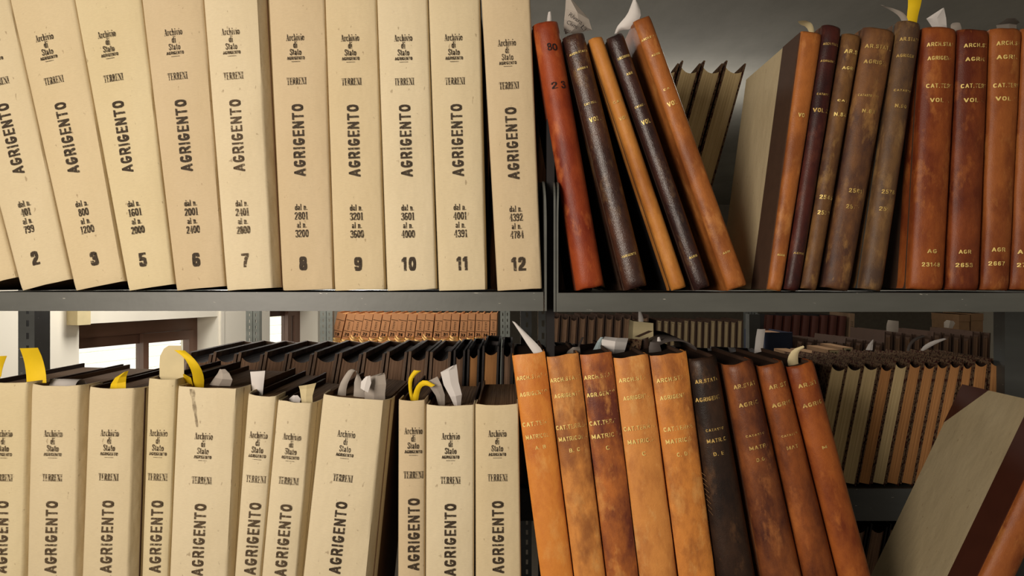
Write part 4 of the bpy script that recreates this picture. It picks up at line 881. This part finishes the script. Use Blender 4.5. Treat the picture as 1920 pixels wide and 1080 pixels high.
for k, (pts, m, lb) in enumerate((
  ([((1166,672),(1186,672),.15), ((1172,655),(1200,658),.15), ((1174,634),(1204,637),.16)], marb, 'small marbled cover tilted beside the white sheets'),
  ([((1192,672),(1214,672),.17), ((1196,654),(1216,650),.17), ((1204,636),(1216,632),.17)], darkBr, 'brown cover scrap right of the marbled one'))):
    sl('cover_scrap', lb, 'book cover', pts, 0, m, G3, th=.002)
bx = P(1203, 668, .22); sb = sc(.22); r = empty('card_folder', (bx.x, .22, bx.z-.02)); tag(r, 'cream card folder standing above the pale orange volume', 'folder', G3)
hb = 46*sb
MB().hexa([(-20*sb,0,0),(22*sb,0,0),(22*sb,.05,0),(-20*sb,.05,0),(-15*sb,0,.02+66*sb),(22*sb,0,.02+62*sb),(22*sb,.05,.02+62*sb),(-15*sb,.05,.02+66*sb)]).build('folder_body', creamS, r)
mb = MB(); put(mb, bfont('/'), 4*sb, .02+42*sb, 34*sb, 14*sb, -.1); mb.build('string', boardD, r)
sl('paper_slip', 'white pointed slip standing on the cream card folder', 'paper slip', [((1197,606),(1206,606),.225), ((1197,594),(1207,598),.225), ((1197,584),(1202,584),.225)], 0, white, G3)
# arched flexible dark cover
V = []; F = []; n = 16; s_ = sc(.2)
for k in range(n+1):
    t = k/n; a = math.radians(155-150*t); xx = 1258+44*math.cos(a); yy = 672-38*math.sin(a)**.8 if math.sin(a) > 0 else 672; p = P(xx, yy, .16)
    V += [(p.x, .12, p.z), (p.x, .30, p.z+.004)]
F = [[2*k, 2*k+2, 2*k+3, 2*k+1] for k in range(n)]
c0 = Vector(V[n]); V = [(a-c0.x, b-c0.y, c-c0.z) for a, b, c in V]
o = mesh('flexible_cover', V, F, darkflex, None, True); o.location = c0; o.modifiers.new('thickness', 'SOLIDIFY').thickness = .002
tag(o, 'dark grey flexible cover arching above the bruised orange volume', 'folder', G3)
sl('paper_slip', 'rounded grey flap inside the arched dark cover', 'paper slip', [((1218,672),(1243,672),.10), ((1216,655),(1240,656),.10), ((1219,641),(1236,643),.10)], 0, darkflex, G3)
sl('paper_slip', 'small white flake left of the arched dark cover', 'paper slip', [((1232,640),(1240,640),.14), ((1233,632),(1237,631),.14)], 0, white, G3)
sl('paper_slip', 'upright white slip left of the dark blue volume', 'paper slip', [((1412,690),(1428,690),.28), ((1416,640),(1432,640),.28), ((1420,617),(1435,617),.28)], 0, white, G3)
sl('paper_slip', 'curled cream slip on the last rust-orange volume', 'paper slip', [((1478,688),(1498,688),.05), ((1476,672),(1496,674),.04), ((1486,655),(1497,660),.035), ((1506,648),(1508,652),.03)], 0, creamS, G3)
sl('paper_slip', 'small white slip high above the marbled books', 'paper slip', [((1662,622),(1684,624),1.10), ((1662,610),(1685,612),1.10), ((1665,600),(1685,602),1.10)], 0, grey_p, G3)
sl('paper_slip', 'crumpled white slip beside the dim cartons', 'paper slip', [((1770,614),(1786,616),1.10), ((1770,604),(1791,606),1.10), ((1775,600),(1788,602),1.10)], 0, grey_p, G3)
sl('paper_slip', 'pointed white slip above the marbled books', 'paper slip', [((1623,656),(1636,657),.42), ((1628,646),(1637,646),.42), ((1636,637),(1638,636),.42)], 0, white, G3)
sl('paper_slip', 'long white curved slip lying over the marbled books', 'paper slip', [((1726,657),(1732,658),.42), ((1732,648),(1742,652),.41), ((1748,639),(1756,644),.40), ((1770,634),(1775,636),.40)], 0, white, G3)
sl('paper_slip', 'dark curved strap arching over the marbled books', 'paper slip', [((1700,658),(1706,658),.42), ((1703,645),(1709,647),.42), ((1714,633),(1719,637),.42), ((1732,628),(1734,632),.42)], 0, darkflex, G3)
